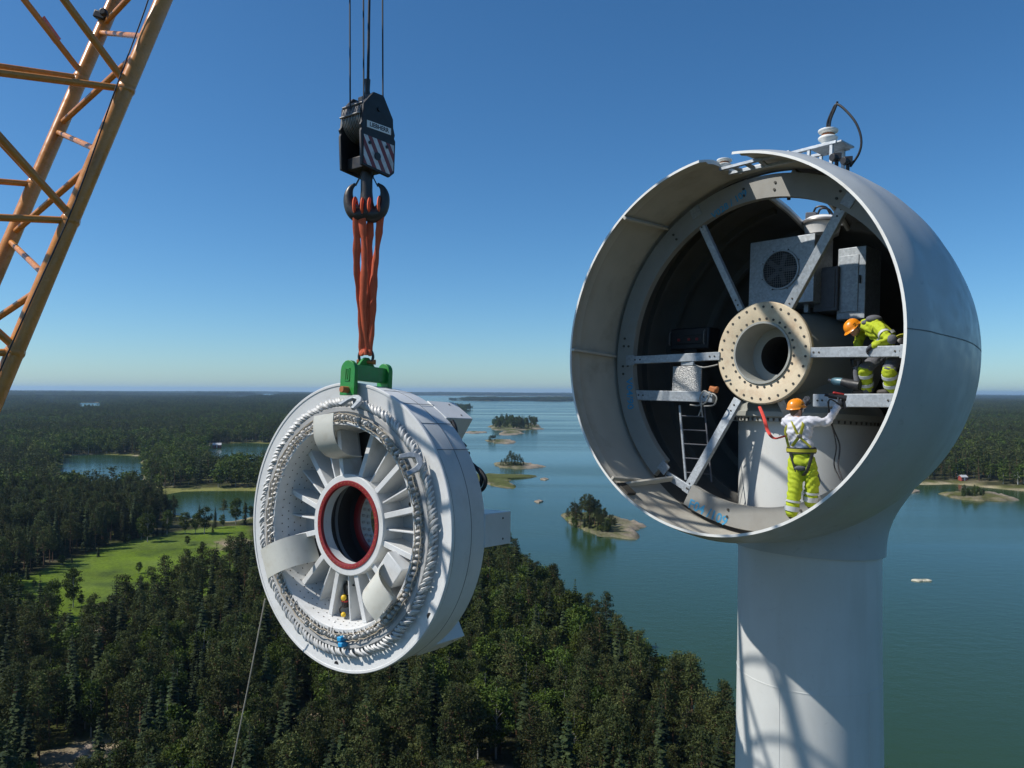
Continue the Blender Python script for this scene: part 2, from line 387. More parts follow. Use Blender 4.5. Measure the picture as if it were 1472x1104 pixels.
# frame ring
def ang_of(p): return math.degrees(atan2(p.z, p.x))
gap0, gap1 = ang_of(NF.px(952, 672, 1.4)) % 360, ang_of(NF.px(990, 714, 1.4)) % 360
mb = MB(); rp = [(2.60, 1.335), (2.97, 1.335), (2.97, 1.45), (2.66, 1.45), (2.66, 1.36), (2.60, 1.36)]
rp = [(2.60, 1.335), (2.99, 1.335), (3.02, 1.46), (2.60, 1.46)]
mb.lathe(rp, 110, 'Y', a0=radians(gap1 - 360), a1=radians(gap0), closed=True)
for aa in (gap1 - 360, gap0):
    c, s_ = cos(radians(aa)), sin(radians(aa)); mb.add([(r * c, h, r * s_) for r, h in rp], [(0, 1, 2, 3)])
ring = mb.build('frame_ring', 'ringw', nac)
mb = MB()
for a in (184, 176, 187, 173, 128, 96, 84, 60, 262, 290):
    for rr in (2.72, 2.84):
        if rr == 2.72 and a % 2: continue
        p = Vector((rr * cos(radians(a)), 1.335, rr * sin(radians(a)))); mb.cyl(p, p - Vector((0, .018, 0)), .022, seg=8)
mb.build('bolt_circle', 'bolt', ring)
def on_ring(body, u, v, spin, size, name='stencil_marking', off=None):
    p = NF.px(u, v, 1.332); 
    return text_mesh(name, body, size, 'stencil', ring, Matrix.Translation(p) @ Matrix.Rotation(spin, 4, 'Y') @ Matrix.Rotation(pi / 2, 4, 'X'), .001, .004)
pa, pb = NF.px(990, 722, 1.332), NF.px(1036, 745, 1.332)
on_ring('F04 /109', 1017, 737, atan2(-(pb.z - pa.z), pb.x - pa.x), .235)
on_ring('V04/90', 905, 566, pi / 2 - .12, .21)
on_ring('V028 / 109', 1048, 294, -radians(25), .17)
# flange, axle and casting
mb = MB(); mb.lathe([(.50, 1.62), (.53, 1.60), (.86, 1.60), (.88, 1.62), (.88, 1.69), (.86, 1.71), (.50, 1.71)], 96, 'Y', closed=True)
flange = mb.build('hub_flange', 'cream', nac)
for rr, n_, name in ((.79, 30, 'bolt_circle'), (.585, 28, 'bolt_circle')):
    mb = MB()
    for k in range(n_):
        a = 2 * pi * (k + .5) / n_; p = Vector((rr * cos(a), 1.602, rr * sin(a))); mb.cyl(p, p - Vector((0, .012, 0)), .021, seg=10)
    mb.build(name, 'bolt', flange)
mb = MB(); mb.lathe([(.535, 1.595), (.535, 1.57), (.50, 1.57), (.485, 1.62), (.485, 2.12), (.335, 2.14)], 72, 'Y')
axle = mb.build('axle_bore', 'cast', nac)
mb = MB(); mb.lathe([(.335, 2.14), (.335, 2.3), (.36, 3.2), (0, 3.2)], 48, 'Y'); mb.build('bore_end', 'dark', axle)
mb = MB(); mb.lathe([(.70, 1.70), (.64, 1.80), (.64, 2.0), (.74, 2.3), (.82, 2.8), (.92, 3.4), (.92, 4.2), (.7, 4.5), (0, 4.55)], 72, 'Y')
carrier = mb.build('main_carrier', 'cast', nac)
mb = MB(); mb.lathe([(.75, -.30), (.95, -.62), (1.24, -.86), (1.30, -.99), (0, -.99)], 72, 'Z', c=(0, 3.2, 0)); mb.build('carrier_foot', 'cast', carrier)
mb = MB(); mb.lathe([(0, -.97), (1.36, -.97), (1.38, -.99), (1.38, -1.07), (1.33, -1.10), (1.33, -1.16), (0, -1.16)], 96, 'Z', c=(0, 3.2, 0))
yaw = mb.build('yaw_bearing', 'cast', nac)
mb = MB()
for k in range(80):
    a = 2 * pi * k / 80; p = Vector((1.345 * cos(a), 3.2 + 1.345 * sin(a), -1.10)); mb.cyl(p, p - Vector((0, 0, .05)), .018, .012, 6)
mb.build('bolt_circle', 'bolt', yaw)
# steel arms
UPV = (0, -1, 0)
def arm(p0, p1, d0, d1, w, t=.09, name='support_arm', mat='galv', parent=nac):
    a = NF.px(*p0, d0); b = NF.px(*p1, d1); mb = MB()
    mb.beam(a, b, w, t, up=UPV); nrm = (b - a).cross(Vector((0, 1, 0))).normalized()
    o = mb.build(name, mat, parent, bevel=.008)
    mbb = MB()
    for q in (.06, .12, .9, .95):
        c = a.lerp(b, q) - Vector((0, t / 2, 0)); mbb.cyl(c, c - Vector((0, .012, 0)), .016, seg=6)
    mbb.build('bolt', 'bolt', o); return o
arm((908, 518), (1036, 512), 1.36, 1.62, .15)
arm((914, 568), (1026, 571), 1.40, 1.50, .19)
arm((1164, 507), (1304, 505), 1.66, 1.42, .165)
arm((1172, 576), (1293, 576), 1.42, 1.38, .20, .16)
arm((1004, 312), (1066, 446), 1.40, 1.68, .12)
arm((1216, 292), (1133, 444), 1.40, 1.68, .17)
arm((1062, 574), (986, 708), 1.68, 1.38, .16)
arm((1122, 572), (1140, 610), 1.70, 2.0, .14)
arm((958, 682), (992, 704), 1.40, 1.36, .14, .05, 'corner_bracket', 'galvl')
for (u, v) in ((906, 518), (1000, 305), (1220, 288), (1304, 505), (954, 672)):   # end plates on the ring
    p = NF.px(u, v, 1.33); r = Vector((p.x, 0, p.z)).normalized(); mb = MB()
    mb.beam(p - r * .10, p + r * .10, .20, .03, up=UPV); mb.build('end_plate', 'galv', nac, bevel=.006)
# inner ribs deeper in the shell
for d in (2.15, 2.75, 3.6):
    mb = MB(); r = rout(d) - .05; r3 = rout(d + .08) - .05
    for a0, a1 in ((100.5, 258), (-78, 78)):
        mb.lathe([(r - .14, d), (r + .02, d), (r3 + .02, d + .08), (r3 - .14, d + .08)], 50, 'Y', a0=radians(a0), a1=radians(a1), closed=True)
    mb.build('shell_rib', 'deep_shade', shell)  # ribs share the painted interior shade
# raised floor strip and ledge at the lower left
pl = [NF.px(897, 697, .35), NF.px(966, 688, 1.34)]
mb = MB(); mb.beam(pl[0], pl[1], .05, .10, up=(.6, 0, .8)); mb.build('floor_ledge', 'shell_in', nac, bevel=.01)
mb = MB(); q = NF.px(886, 702, .10); mb.box(q + Vector((.12, .12, .0)), (.30, .22, .05), Matrix.Rotation(.55, 3, 'Y')); mb.build('ledge_bracket', 'bolt', nac, bevel=.006)
# platform behind the lower right arm, checker plate at the left arm
a, b = NF.px(1178, 572, 1.55), NF.px(1290, 572, 1.5)
mb = MB(); mb.box(((a.x + b.x) / 2 + .1, 2.15, a.z - .02), (b.x - a.x + .35, 1.25, .05)); mb.build('service_platform', 'galv', nac, bevel=.006)
m, nt, b_ = newmat('checker_plate'); tc = nt.nodes.new('ShaderNodeTexCoord'); ck = nt.nodes.new('ShaderNodeTexVoronoi'); ck.inputs['Scale'].default_value = 60
nt.links.new(tc.outputs['Object'], ck.inputs['Vector']); c_ = ramp(nt, ck.outputs['Distance'], [(.1, (.62, .62, .60)), (.5, (.33, .33, .32))])
nt.links.new(c_, b_.inputs['Base Color']); b_.inputs['Metallic'].default_value = .5; b_.inputs['Roughness'].default_value = .4; bump(nt, b_, ck.outputs['Distance'], .8, .01); M['checker'] = m
a, b = NF.px(969, 527, 1.52), NF.px(1008, 577, 1.52)
mb = MB(); mb.box(((a.x + b.x) / 2, 1.50, (a.z + b.z) / 2), (b.x - a.x, .03, a.z - b.z)); mb.build('checker_plate', 'checker', nac, bevel=.004)
mb = MB(); mb.box(((a.x + b.x) / 2 - .02, 1.54, a.z + .09), (.28, .06, .16)); mb.build('mounting_block', 'galv', nac, bevel=.01)
# roof frame with insulators, lamps and cable
rz = 2.98
A0, A1 = NF.pxz(1046, 241, rz), NF.pxz(1094, 229, rz); B0, B1 = NF.pxz(1060, 247, rz - .05), NF.pxz(1104, 238, rz - .05)
for p, q in ((A0, A1), (B0, B1)):
    mb = MB(); e = (q - p).normalized(); mb.beam(p - e * .15, q + e * .5, .06, .05); mb.build('roof_rail', 'galvl', nac, bevel=.005)
for t_ in (.15, .55, .95):
    mb = MB(); mb.beam(A0.lerp(A1, t_), B0.lerp(B1, t_), .08, .035); mb.build('rail_crosspiece', 'galvl', nac, bevel=.004)
def insulator(base, h, r):
    mb = MB(); pr = [(0, 0), (r * .55, 0), (r * .62, h * .12), (r * .95, h * .30), (r, h * .40), (r * .9, h * .46), (r * .62, h * .52), (r * .60, h * .66), (r * .95, h * .74), (r * 1.02, h * .82), (r * 1.0, h * .88), (r * .5, h * .96), (0, h)]
    mb.lathe(pr, 32, 'Z', c=base); o = mb.build('insulator', 'porc', nac, smooth=60)
    m2 = MB(); m2.lathe([(r * .615, h * .53), (r * .66, h * .55), (r * .66, h * .63), (r * .615, h * .65)], 24, 'Z', c=base); m2.build('metal_band', 'rust', o)
insulator(NF.pxz(1041, 244, rz + .02), .19, .125)
hz = 3.36; P0, P1 = NF.pxz(1132, 222, hz), NF.pxz(1203, 204, hz); Q1 = NF.pxz(1221, 213, hz)
mb = MB(); mb.beam(P0, P1, .07, .05); mb.build('roof_rail', 'galvl', nac, bevel=.005)
mb = MB(); off = Q1 - P1; mb.beam(P0 + off * .9, P1 + off, .07, .05); mb.build('roof_rail', 'galvl', nac, bevel=.005)
PL = P1.lerp(P0, .22) + off * .5; mb = MB(); mb.box(PL, (off.length * 1.05, .55, .03), Matrix.Rotation(atan2(off.y, off.x), 3, 'Z')); mb.build('roof_plate', 'galvl', nac, bevel=.004)
for t_, o_ in ((.45, 0), (.9, 0), (.45, .95), (.9, .95)):
    p = P0.lerp(P1, t_) + off * o_; zz = math.sqrt(max(.1, rout(p.y) ** 2 - p.x ** 2)); mb = MB(); mb.beam((p.x, p.y, zz - .05), p, .05, .05, up=(0, 1, 0)); mb.build('roof_post', 'galvl', nac, bevel=.004)
IB = NF.pxz(1190, 208, hz + .02); insulator(IB, .27, .155)
dI = IB.y
for path in ([(1189, 186), (1190, 175), (1196, 160), (1203, 150), (1217, 160), (1231, 178), (1238, 200), (1235, 220), (1222, 240)], [(1192, 186), (1194, 172), (1200, 157), (1204, 146)]):
    mb = MB(); mb.tube(spline([NF.px(u, v, dI) for u, v in path], 6), .019, 8); mb.build('earthing_cable', 'blacksteel', nac)
for (u, v, vb) in ((1203, 226, 246), (1219, 231, 250)):
    p = NF.px(u, v, dI - .1); q = NF.px(u - 1, vb, dI - .1); mb = MB(); mb.cyl(q, p, .03, seg=10); mb.box(p, (.13, .13, .11), Matrix.Rotation(.5, 3, 'Z')); mb.cyl(p + Vector((0, -.05, -.02)), p + Vector((-.02, -.13, -.03)), .055, .06, 14)
    mb.build('warning_lamp', 'black', nac, bevel=.008)
p = NF.px(1134, 282, 1.5); mb = MB(); mb.cyl(p + Vector((0, 0, .06)), p - Vector((0, 0, .06)), .03, seg=10); mb.build('hatch_pin', 'black', nac)
# hatch frame edges
for a in (80.6, 97.6):
    mb = MB(); c, s_ = cos(radians(a)), sin(radians(a)); mb.tube([Vector(((rout(d) - .10) * c, d, (rout(d) - .10) * s_)) for d in np.arange(1.55, 3.8, .2)], .045, 6); mb.build('hatch_frame', 'shell_in', nac)
# ---- things inside the nacelle
def inbox(name, c0, c1, d, depth, label, cat):
    a, b = NF.px(*c0, d), NF.px(*c1, d); root = empty(name, NF.M @ Matrix.Translation(((a.x + b.x) / 2, d, b.z))); tag(root, label, cat)
    return root, b.x - a.x, a.z - b.z
root, w, h = inbox('ventilation_cabinet', (1078, 349), (1168, 433), 2.5, .6, 'galvanised cooling fan cabinet with round grille above the hub flange', 'cabinet')
mb = MB(); mb.box((0, .36, h / 2), (w, .68, h)); mb.build('housing', 'galvl', root, bevel=.01)
rr = .35; mb = MB(); mb.lathe([(0, .015), (rr - .01, .015), (rr - .01, .0)], 48, 'Y', c=(0, 0, h * .52)); mb.build('fan_well', 'dark', root)  # dark disc on the cabinet front, the well's shade in its colour
mb = MB(); mb.lathe([(rr - .015, .02), (rr - .015, -.012), (rr + .015, -.012), (rr + .015, .02)], 48, 'Y', c=(0, 0, h * .52)); grl = mb.build('grille_ring', 'galv', root)
mb = MB()
for k in range(-6, 7):
    x = k * .042; L = math.sqrt(max(0.0, (rr - .01) ** 2 - x * x)); mb.cyl((x, -.003, h * .52 - L), (x, -.003, h * .52 + L), .003, seg=5); mb.cyl((-L, -.004, h * .52 + x), (L, -.004, h * .52 + x), .003, seg=5)
mb.build('grille_wire', 'sheave', grl)
for k in range(5):
    a = 2 * pi * k / 5; mb = MB(); mb.beam((.03 * cos(a), .008, h * .52 + .03 * sin(a)), (rr * .85 * cos(a), .008, h * .52 + rr * .85 * sin(a)), .09, .004, up=(0, 1, 0)); mb.build('fan_blade', 'grey', root)
mb = MB()
for k in range(8):
    a = 2 * pi * (k + .5) / 8; p = Vector((cos(a) * (rr + .03), .02, h * .52 + sin(a) * (rr + .03))); mb.cyl(p, p - Vector((0, .035, 0)), .011, seg=6)
mb.build('mounting_bolt', 'sheave', root)
for sx in (-.3, .3): mb = MB(); mb.box((w * sx, .3, -.06), (.08, .08, .16)); mb.build('foot', 'galv', root)
root, w, h = inbox('control_cabinet', (1205, 358), (1243, 449), 2.9, .5, 'tall grey sheet metal cabinet beside the fan cabinet', 'cabinet')
mb = MB(); mb.box((0, .3, h / 2 - .05), (w, .6, h + .1)); mb.build('housing', 'galv', root, bevel=.012)
mb = MB(); mb.box((-w * .1, -.006, h * .45), (w * .72, .02, h * .86)); mb.build('door_panel', 'galv', root, bevel=.008)
mb = MB(); mb.box((w * .32, -.025, h * .5), (.025, .03, .14)); mb.build('door_handle', 'black', root, bevel=.004)
root, w, h = inbox('junction_cabinet', (1171, 386), (1203, 446), 2.8, .5, 'dark grey cabinet between the fan cabinet and the tall cabinet', 'cabinet')
mb = MB(); mb.box((0, .3, h / 2), (w, .6, h)); mb.build('housing', 'grey', root, bevel=.012); mb = MB(); mb.box((0, -.008, h / 2), (w * .8, .02, h * .85)); mb.build('door_panel', 'grey', root, bevel=.006)
root, w, h = inbox('equipment_case', (964, 473), (1018, 501), 2.2, .4, 'black equipment case with red fittings behind the left support arm', 'case')
mb = MB(); mb.box((0, .2, h / 2), (w, .4, h)); mb.build('body', 'black', root, bevel=.03); mb = MB(); mb.box((0, -.012, h * .45), (w * .7, .02, h * .4)); mb.build('front_panel', 'blacksteel', root, bevel=.01)
for x in (-.22, .02, .2): mb = MB(); mb.box((x, -.028, h * .45), (.06, .02, .05)); mb.build('latch', 'red', root, bevel=.005)
for x in (-w * .47, w * .42): mb = MB(); mb.tube([(x, -.03, h * .2), (x, -.06, h * .3), (x, -.06, h * .75), (x, -.03, h * .85)], .012, 6); mb.build('handle', 'sheave', root)
mb = MB(); mb.box((0, .2, -.10), (.3, .3, .22)); mb.build('stand', 'blacksteel', root)
pa, pb = NF.px(977, 583, 1.62), NF.px(986, 690, 1.45)
ld = empty('access_ladder', NF.M @ Matrix.Translation(pb)); tag(ld, 'slim metal ladder hanging below the checker plate in the nacelle', 'ladder')
off = Vector((.42, .18, 0)); t0 = pa - pb; mb = MB(); mb.cyl((0, 0, 0), t0, .024, seg=10); mb.build('rail', 'galv', ld); mb = MB(); mb.cyl(off, off + t0, .016, seg=10); mb.build('rail', 'grey', ld)
for k in range(5): mb = MB(); p = t0 * (.1 + .19 * k); mb.cyl(p, p + off, .012, seg=8); mb.build('rung', 'grey', ld)
# cable loops at the left arm
cb = empty('cable_bundle', NF.M @ Matrix.Translation(NF.px(1012, 575, 1.4))); tag(cb, 'grey cable loops hanging from the left lower support arm', 'cable')
o0 = NF.px(1012, 575, 1.4)
for path in ([(992, 582), (1004, 583), (1015, 578), (1022, 566), (1030, 571), (1026, 582), (1012, 584)], [(1010, 600), (1008, 585), (1006, 572), (1012, 562), (1020, 566)], [(997, 524), (1010, 528), (1024, 526), (1032, 524)], [(1004, 598), (1008, 588), (1009, 575)]):
    mb = MB(); mb.tube(spline([NF.px(u, v, 1.38) - o0 for u, v in path], 6), .013, 6); mb.build('cable', 'ringw', cb)
mb = MB(); q = NF.px(1026, 560, 1.46) - o0; mb.box(q, (.14, .12, .10), Matrix.Rotation(.3, 3, 'Y')); mb.cyl(q, q + Vector((.1, -.03, .02)), .04, seg=10); mb.build('cable_clamp', 'rust', cb, bevel=.02)
# roof ventilator seen through the hatch
p = NF.px(1182, 322, 3.65); rv = empty('roof_ventilator', NF.M @ Matrix.Translation(p)); tag(rv, 'white domed roof ventilator seen through the nacelle roof hatch', 'ventilator')
mb = MB(); mb.lathe([(0, -.25), (.30, -.22), (.33, -.05), (.36, 0), (.36, .05), (.30, .10), (.16, .15), (0, .16)], 32, 'Z'); mb.build('dome', 'white', rv)
mb = MB(); mb.lathe([(.365, -.02), (.375, 0), (.375, .03), (.362, .05)], 32, 'Z'); mb.build('band', 'sheave', rv)
mb = MB(); mb.tube(spline([(-.1, -.2, .13), (0, -.24, .27), (.16, -.2, .25), (.2, -.1, .14)], 6), .02, 7); mb.build('cable', 'black', rv)
mb = MB(); mb.tube(spline([(.0, -.2, .13), (.1, -.26, .22), (.22, -.2, .2), (.26, -.1, .1)], 6), .02, 7); mb.build('cable', 'black', rv)
mb = MB(); mb.box((-.12, -.2, .12), (.2, .16, .14), Matrix.Rotation(.4, 3, 'Z')); mb.build('cowl', 'grey', rv, bevel=.02)
# ------------------------------------------------------------------ hanging generator
GC = Vector((-2.889, 13.3653, -2.3143)) + CAM
GF = Frame(GC, radians(35.6), radians(3.0))
gen = empty('wind_turbine_generator', GF.M)
tag(gen, 'huge round white generator stator with a ring of copper coil ends hanging from the crane', 'generator')
def pol(r, a, d=0.0): return Vector((r * cos(radians(a)), d, r * sin(radians(a))))
# drum with faceted cladding panels
mb = MB(); mb.lathe([(2.40, .05), (2.415, .10), (2.415, .50), (2.40, .52), (2.40, .88), (2.36, .93), (1.0, .95)], 120, 'Y'); drum = mb.build('drum', 'drum', gen, smooth=25)
for a in np.arange(35, 100, 13):                       # cladding joints on the upper right side
    mb = MB(); mb.beam(pol(2.4165, a, .07), pol(2.4165, a, .90), .012, .005, up=pol(1, a)); mb.build('panel_joint', 'seam', drum)
mb = MB(); mb.lathe([(2.405, .495), (2.4175, .50), (2.4175, .512), (2.405, .515)], 120, 'Y'); mb.build('panel_joint', 'seam', drum)
mb = MB(); mb.lathe([(2.13, .03), (2.40, .0), (2.405, -.012), (2.44, -.014), (2.452, .0), (2.452, .045), (2.44, .055), (2.40, .06)], 144, 'Y'); fl = mb.build('front_flange', 'gen', gen, smooth=30)
mb = MB(); mb.lathe([(2.408, .056), (2.435, .058), (2.435, .075), (2.408, .078)], 120, 'Y'); mb.build('flange_seal', 'seam', fl)
for u, v in ((617, 886), (483, 955)):
    p = GF.px(u, v, 0); p.y = .012 + (2.40 - hypot(p.x, p.z)) * .11; mb = MB(); mb.cyl(p, p - Vector((0, .012, 0)), .055, seg=20); mb.build('bolt_hole_disc', 'black', fl)  # dark disc on the flange, the hole's shade in its colour
# winding
mb = MB(); mb.lathe([(1.76, .05), (1.80, -.02), (1.93, -.035), (1.95, -.075), (2.02, -.08), (2.05, -.03), (2.12, -.02), (2.16, .05)], 120, 'Y'); stack = mb.build('lamination_stack', 'stack', gen)
mb = MB(); mb.tube(spline([(2.03, .02, -.075), (2.045, -.04, -.05), (2.08, -.08, -.015), (2.115, -.085, .03), (2.15, -.065, .07), (2.175, -.02, .095)], 2), [.022, .027, .031, .034, .035, .034, .031, .027, .022, .015, .006], 5, flat=.75)
coil_me = mb.mesh('coil_end', 'coil', 38)
NCO = 164
for k in range(NCO):
    a = 360 * k / NCO + R0.uniform(-.4, .4); s = R0.uniform(.95, 1.04)
    link('coil_end', coil_me, gen, Matrix.Rotation(-radians(a), 4, 'Y') @ Matrix.Rotation(R0.uniform(-.03, .03), 4, 'X') @ Matrix.Diagonal((1 + R0.uniform(-.008, .012), s * R0.uniform(.9, 1.1), 1, 1)))
mb = MB(); mb.ell((0, 0, 0), (.048, .075, .036), 8, 6); mb.tube([(-.03, -.05, -.02), (-.09, -.03, -.05), (-.12, .05, -.07)], .014, 5); inner_me = mb.mesh('coil_terminal', 'coild', 60); inner_me2 = mb.mesh('coil_terminal', 'coil', 60)
NIN = 120
for k in range(NIN):
    a = 360 * k / NIN; o = link('coil_terminal', inner_me if k % 3 else inner_me2, gen, Matrix.Rotation(-radians(a), 4, 'Y') @ Matrix.Translation((1.845 + R0.uniform(-.012, .012), -.075 + R0.uniform(-.02, .02), 0)) @ Matrix.Rotation(R0.uniform(-.25, .25), 4, 'X') @ Matrix.Rotation(R0.uniform(-.2, .2), 4, 'Y'))
for r_, d_ in ((1.79, -.13), (1.905, -.12)):
    mb = MB(); mb.tube([pol(r_ + .012 * sin(a * .9), a, d_ + .015 * sin(a * 1.7)) for a in range(0, 361, 3)], .009, 6, caps=False); mb.build('binding_cord', 'cord', gen)
p = GF.px(487, 924, -.2); ab = ang_of(p)
for da, rr in ((0, 1.86), (.6, 1.95)):
    mb = MB(); mb.box((0, 0, 0), (.085, .16, .11)); mb.build('blue_tape', 'blue', gen, bevel=.02, mw=Matrix.Rotation(-radians(ab + da), 4, 'Y') @ Matrix.Translation((rr, -.12, 0)))
# inner bowl
mb = MB(); mb.lathe([(1.775, .03), (1.77, -.085), (1.72, -.09), (1.70, -.05), (1.64, .60)], 120, 'Y'); bowl = mb.build('inner_wall', 'gen', gen)
mb = MB()
for j, d in enumerate((.06, .19, .32, .45)):
    r = 1.70 - .06 * (d + .05) / .65 - .004
    for k in range(72):
        a = 5 * k + (2.5 if j % 2 else 0); c = pol(r, a, d); T = pol(1, a + 90); N_ = pol(-1, a)
        mb.add([c + T * (.014 * cos(q * pi / 3)) + Vector((0, .014 * sin(q * pi / 3), 0)) + N_ * .001 for q in range(6)], [(0, 1, 2, 3, 4, 5)])
tag(mb.build('perforation_disc', 'bolt', bowl, smooth=0, recalc=False), kind='stuff')  # small dark discs with the holes' shade in their colour
holes = (90, 210, 330)
mb = MB(); N_ = 144; rs = [.80, .95, 1.30, 1.61, 1.66]
def inh(a): return any(abs((a - h + 180) % 360 - 180) < 12.4 for h in holes)
for k in range(N_):
    a0, a1 = 360 * k / N_, 360 * (k + 1) / N_
    for j in range(4):
        if j in (1, 2) and inh((a0 + a1) / 2): continue
        for dd in (.58, .61): mb.add([pol(rs[j], a0, dd), pol(rs[j + 1], a0, dd), pol(rs[j + 1], a1, dd), pol(rs[j], a1, dd)], [(0, 1, 2, 3)])
disc = mb.build('web_plate', 'web', gen, recalc=False)
mb = MB(); mb.lathe([(.88, .70), (1.63, .70)], 96, 'Y'); mb.build('rear_shade_ring', 'cavity_shade', disc)  # added dark ring that makes the web openings look shaded
mb = MB()
for k in range(60):
    a = R0.uniform(0, 360); r = R0.uniform(1.05, 1.55); c = pol(r, a, .578)
    if inh(a): continue
    mb.cyl(c, c - Vector((0, .004, 0)), R0.choice((.012, .012, .02, .035)), seg=8)
mb.build('drain_hole', 'bolt', disc)
for k in range(24):
    a = 15 * k; thick = k % 2 == 1
    if not thick and a in holes: continue
    w = .095 if thick else .030; r0, r1 = .868, 1.67
    y0, y1 = (.14, .20) if thick else (.18, .28); T = pol(1, a + 90); mb = MB()
    q = []
    for (r, y) in ((r0, y0), (r1 - .25, y0 + (y1 - y0) * .65), (r1, y1), (r1, .60), (r0, .60)):
        q += [pol(r, a, y) - T * w / 2, pol(r, a, y) + T * w / 2]
    n5 = 5; mb.add(q, [tuple(range(0, 10, 2)), tuple(range(9, 0, -2))] + [(2 * i, 2 * i + 1, (2 * i + 3) % 10, (2 * i + 2) % 10) for i in range(5)])
    mb.build('rib', 'gen', gen, bevel=.006)
# hub
mb = MB(); mb.lathe([(.755, .11), (.855, .11), (.87, .13), (.87, .60), (.87, .95), (.86, .95)], 96, 'Y'); hub = mb.build('hub', 'gen', gen)
mb = MB(); mb.lathe([(.75, .13), (.675, .135), (.675, .34), (.69, .345)], 96, 'Y'); mb.build('bore_collar', 'drum', hub)
mb = MB(); mb.lathe([(.67, .34), (.845, .36), (.845, .94), (.70, .945)], 72, 'Y'); mb.build('hub_cavity', 'cavity_shade', hub)
mb = MB(); mb.lathe([(.67, .16), (.67, .10), (.68, .095), (.75, .095), (.758, .105), (.758, .16)], 96, 'Y'); rr_ = mb.build('hub_ring', 'red', gen)
mb = MB()
for k in range(48): c = pol(.715, 7.5 * k, .095); mb.cyl(c, c - Vector((0, .006, 0)), .010, seg=6)
mb.build('bolt_circle', 'rust', rr_)
mb = MB(); mb.lathe([(.69, .95), (.69, .90), (.63, .90), (.585, .92), (.585, .97), (.60, .985), (.69, .985)], 72, 'Y'); mb.build('rear_hub_ring', 'red', gen)
mb = MB(); mb.lathe([(.60, .97), (.60, 1.25), (.64, 1.25), (.64, .97)], 72, 'Y'); sl_ = mb.build('rear_sleeve', 'drum', gen)
mb = MB()
for k in range(30):
    for d in (1.05, 1.17):
        c = pol(.60, 12 * k + d * 20, d); mb.cyl(c, c - pol(.03, 12 * k + d * 20), .03, seg=6)
mb.build('bolt_circle', 'stack', sl_)
# duct covers over the three openings
cp = spline([(2.00, -.34, 0), (1.82, -.37, 0), (1.62, -.36, 0), (1.44, -.29, 0), (1.31, -.15, 0), (1.24, .05, 0), (1.22, .32, 0)], 4)
for a, hw, sc in ((98, .25, .95), (207, .27, .93), (-40, .27, .90)):
    mb = MB(); T = pol(1, a + 90); vs = []
    for p in cp:
        for s_ in (-1, 1):
            for th in (0, .014): vs.append(pol(p.x * sc - th, a, p.y * (.9 if a != 207 else .92) + th) + T * hw * s_)
    n_ = len(cp); fs = []
    for i in range(n_ - 1):
        b = 4 * i; fs += [(b, b + 2, b + 6, b + 4), (b + 1, b + 5, b + 7, b + 3), (b, b + 4, b + 5, b + 1), (b + 2, b + 3, b + 7, b + 6)]
    fs += [(0, 1, 3, 2), (4 * n_ - 4, 4 * n_ - 2, 4 * n_ - 1, 4 * n_ - 3)]
    mb.add(vs, fs); mb.build('duct_cover', 'cover', gen, smooth=40)
mb = MB(); mb.box((0, 0, 0), (.42, .34, .40)); mb.build('junction_box', 'gen', gen, bevel=.012, mw=Matrix.Rotation(-radians(-22), 4, 'Y') @ Matrix.Translation((1.30, .15, -.12)) @ Matrix.Rotation(.25, 4, 'Y'))
# lifting lugs on the flange, eye bolts, hoses and rear mounting arms
for (u, v), tw in (((516, 575), 0), ((611, 657), -.2)):
    p = GF.px(u, v, -.12); a = ang_of(p); mb = MB()
    poly = [(-.19, -.15), (-.17, .05), (-.10, .14), (0, .17), (.10, .14), (.17, .05), (.19, -.15), (.12, -.15), (.09, .0), (.05, .07), (-.05, .07), (-.09, .0), (-.12, -.15)]
    mb.prism(poly, -.03, .03); mb.build('lifting_lug', 'galv', gen, bevel=.008, mw=Matrix.Rotation(-radians(a - 90), 4, 'Y') @ Matrix.Translation((0, -.26, 2.14)) @ Matrix.Rotation(-.9, 4, 'X'))
for u, v in ((481, 897), (531, 906)):
    p = GF.px(u, v, .1); mb = MB(); mb.ell(p, (.05, .05, .06)); mb.cyl(p, p + pol(.12, ang_of(p)), .03, seg=10); mb.build('eye_bolt', 'gen', gen)
for a in (2, 58, 118, 182, 242, 302):
    mb = MB(); mb.box((0, 0, 0), (.62, .72, .54)); mb.build('mounting_arm', 'drum', gen, bevel=.01, mw=Matrix.Rotation(-radians(a), 4, 'Y') @ Matrix.Translation((2.10, 1.22, 0)))
    mb = MB()
    for s_ in (-1, 1):
        c = pol(2.412, a, 1.35) + pol(.17 * s_, a + 90); mb.cyl(c, c + pol(.006, a), .018, seg=8)
    mb.build('bolt', 'bolt', gen)
for path in ([(664, 655), (676, 668), (690, 676), (698, 690), (694, 703), (683, 706)], [(672, 662), (684, 672), (692, 684), (690, 698), (680, 702)], [(663, 636), (669, 642)], [(668, 651), (674, 652)], [(650, 605), (654, 613), (656, 622)]):
    mb = MB(); mb.tube(spline([GF.px(u, v, .98) for u, v in path], 5), .035, 8); mb.build('hose', 'black', gen)
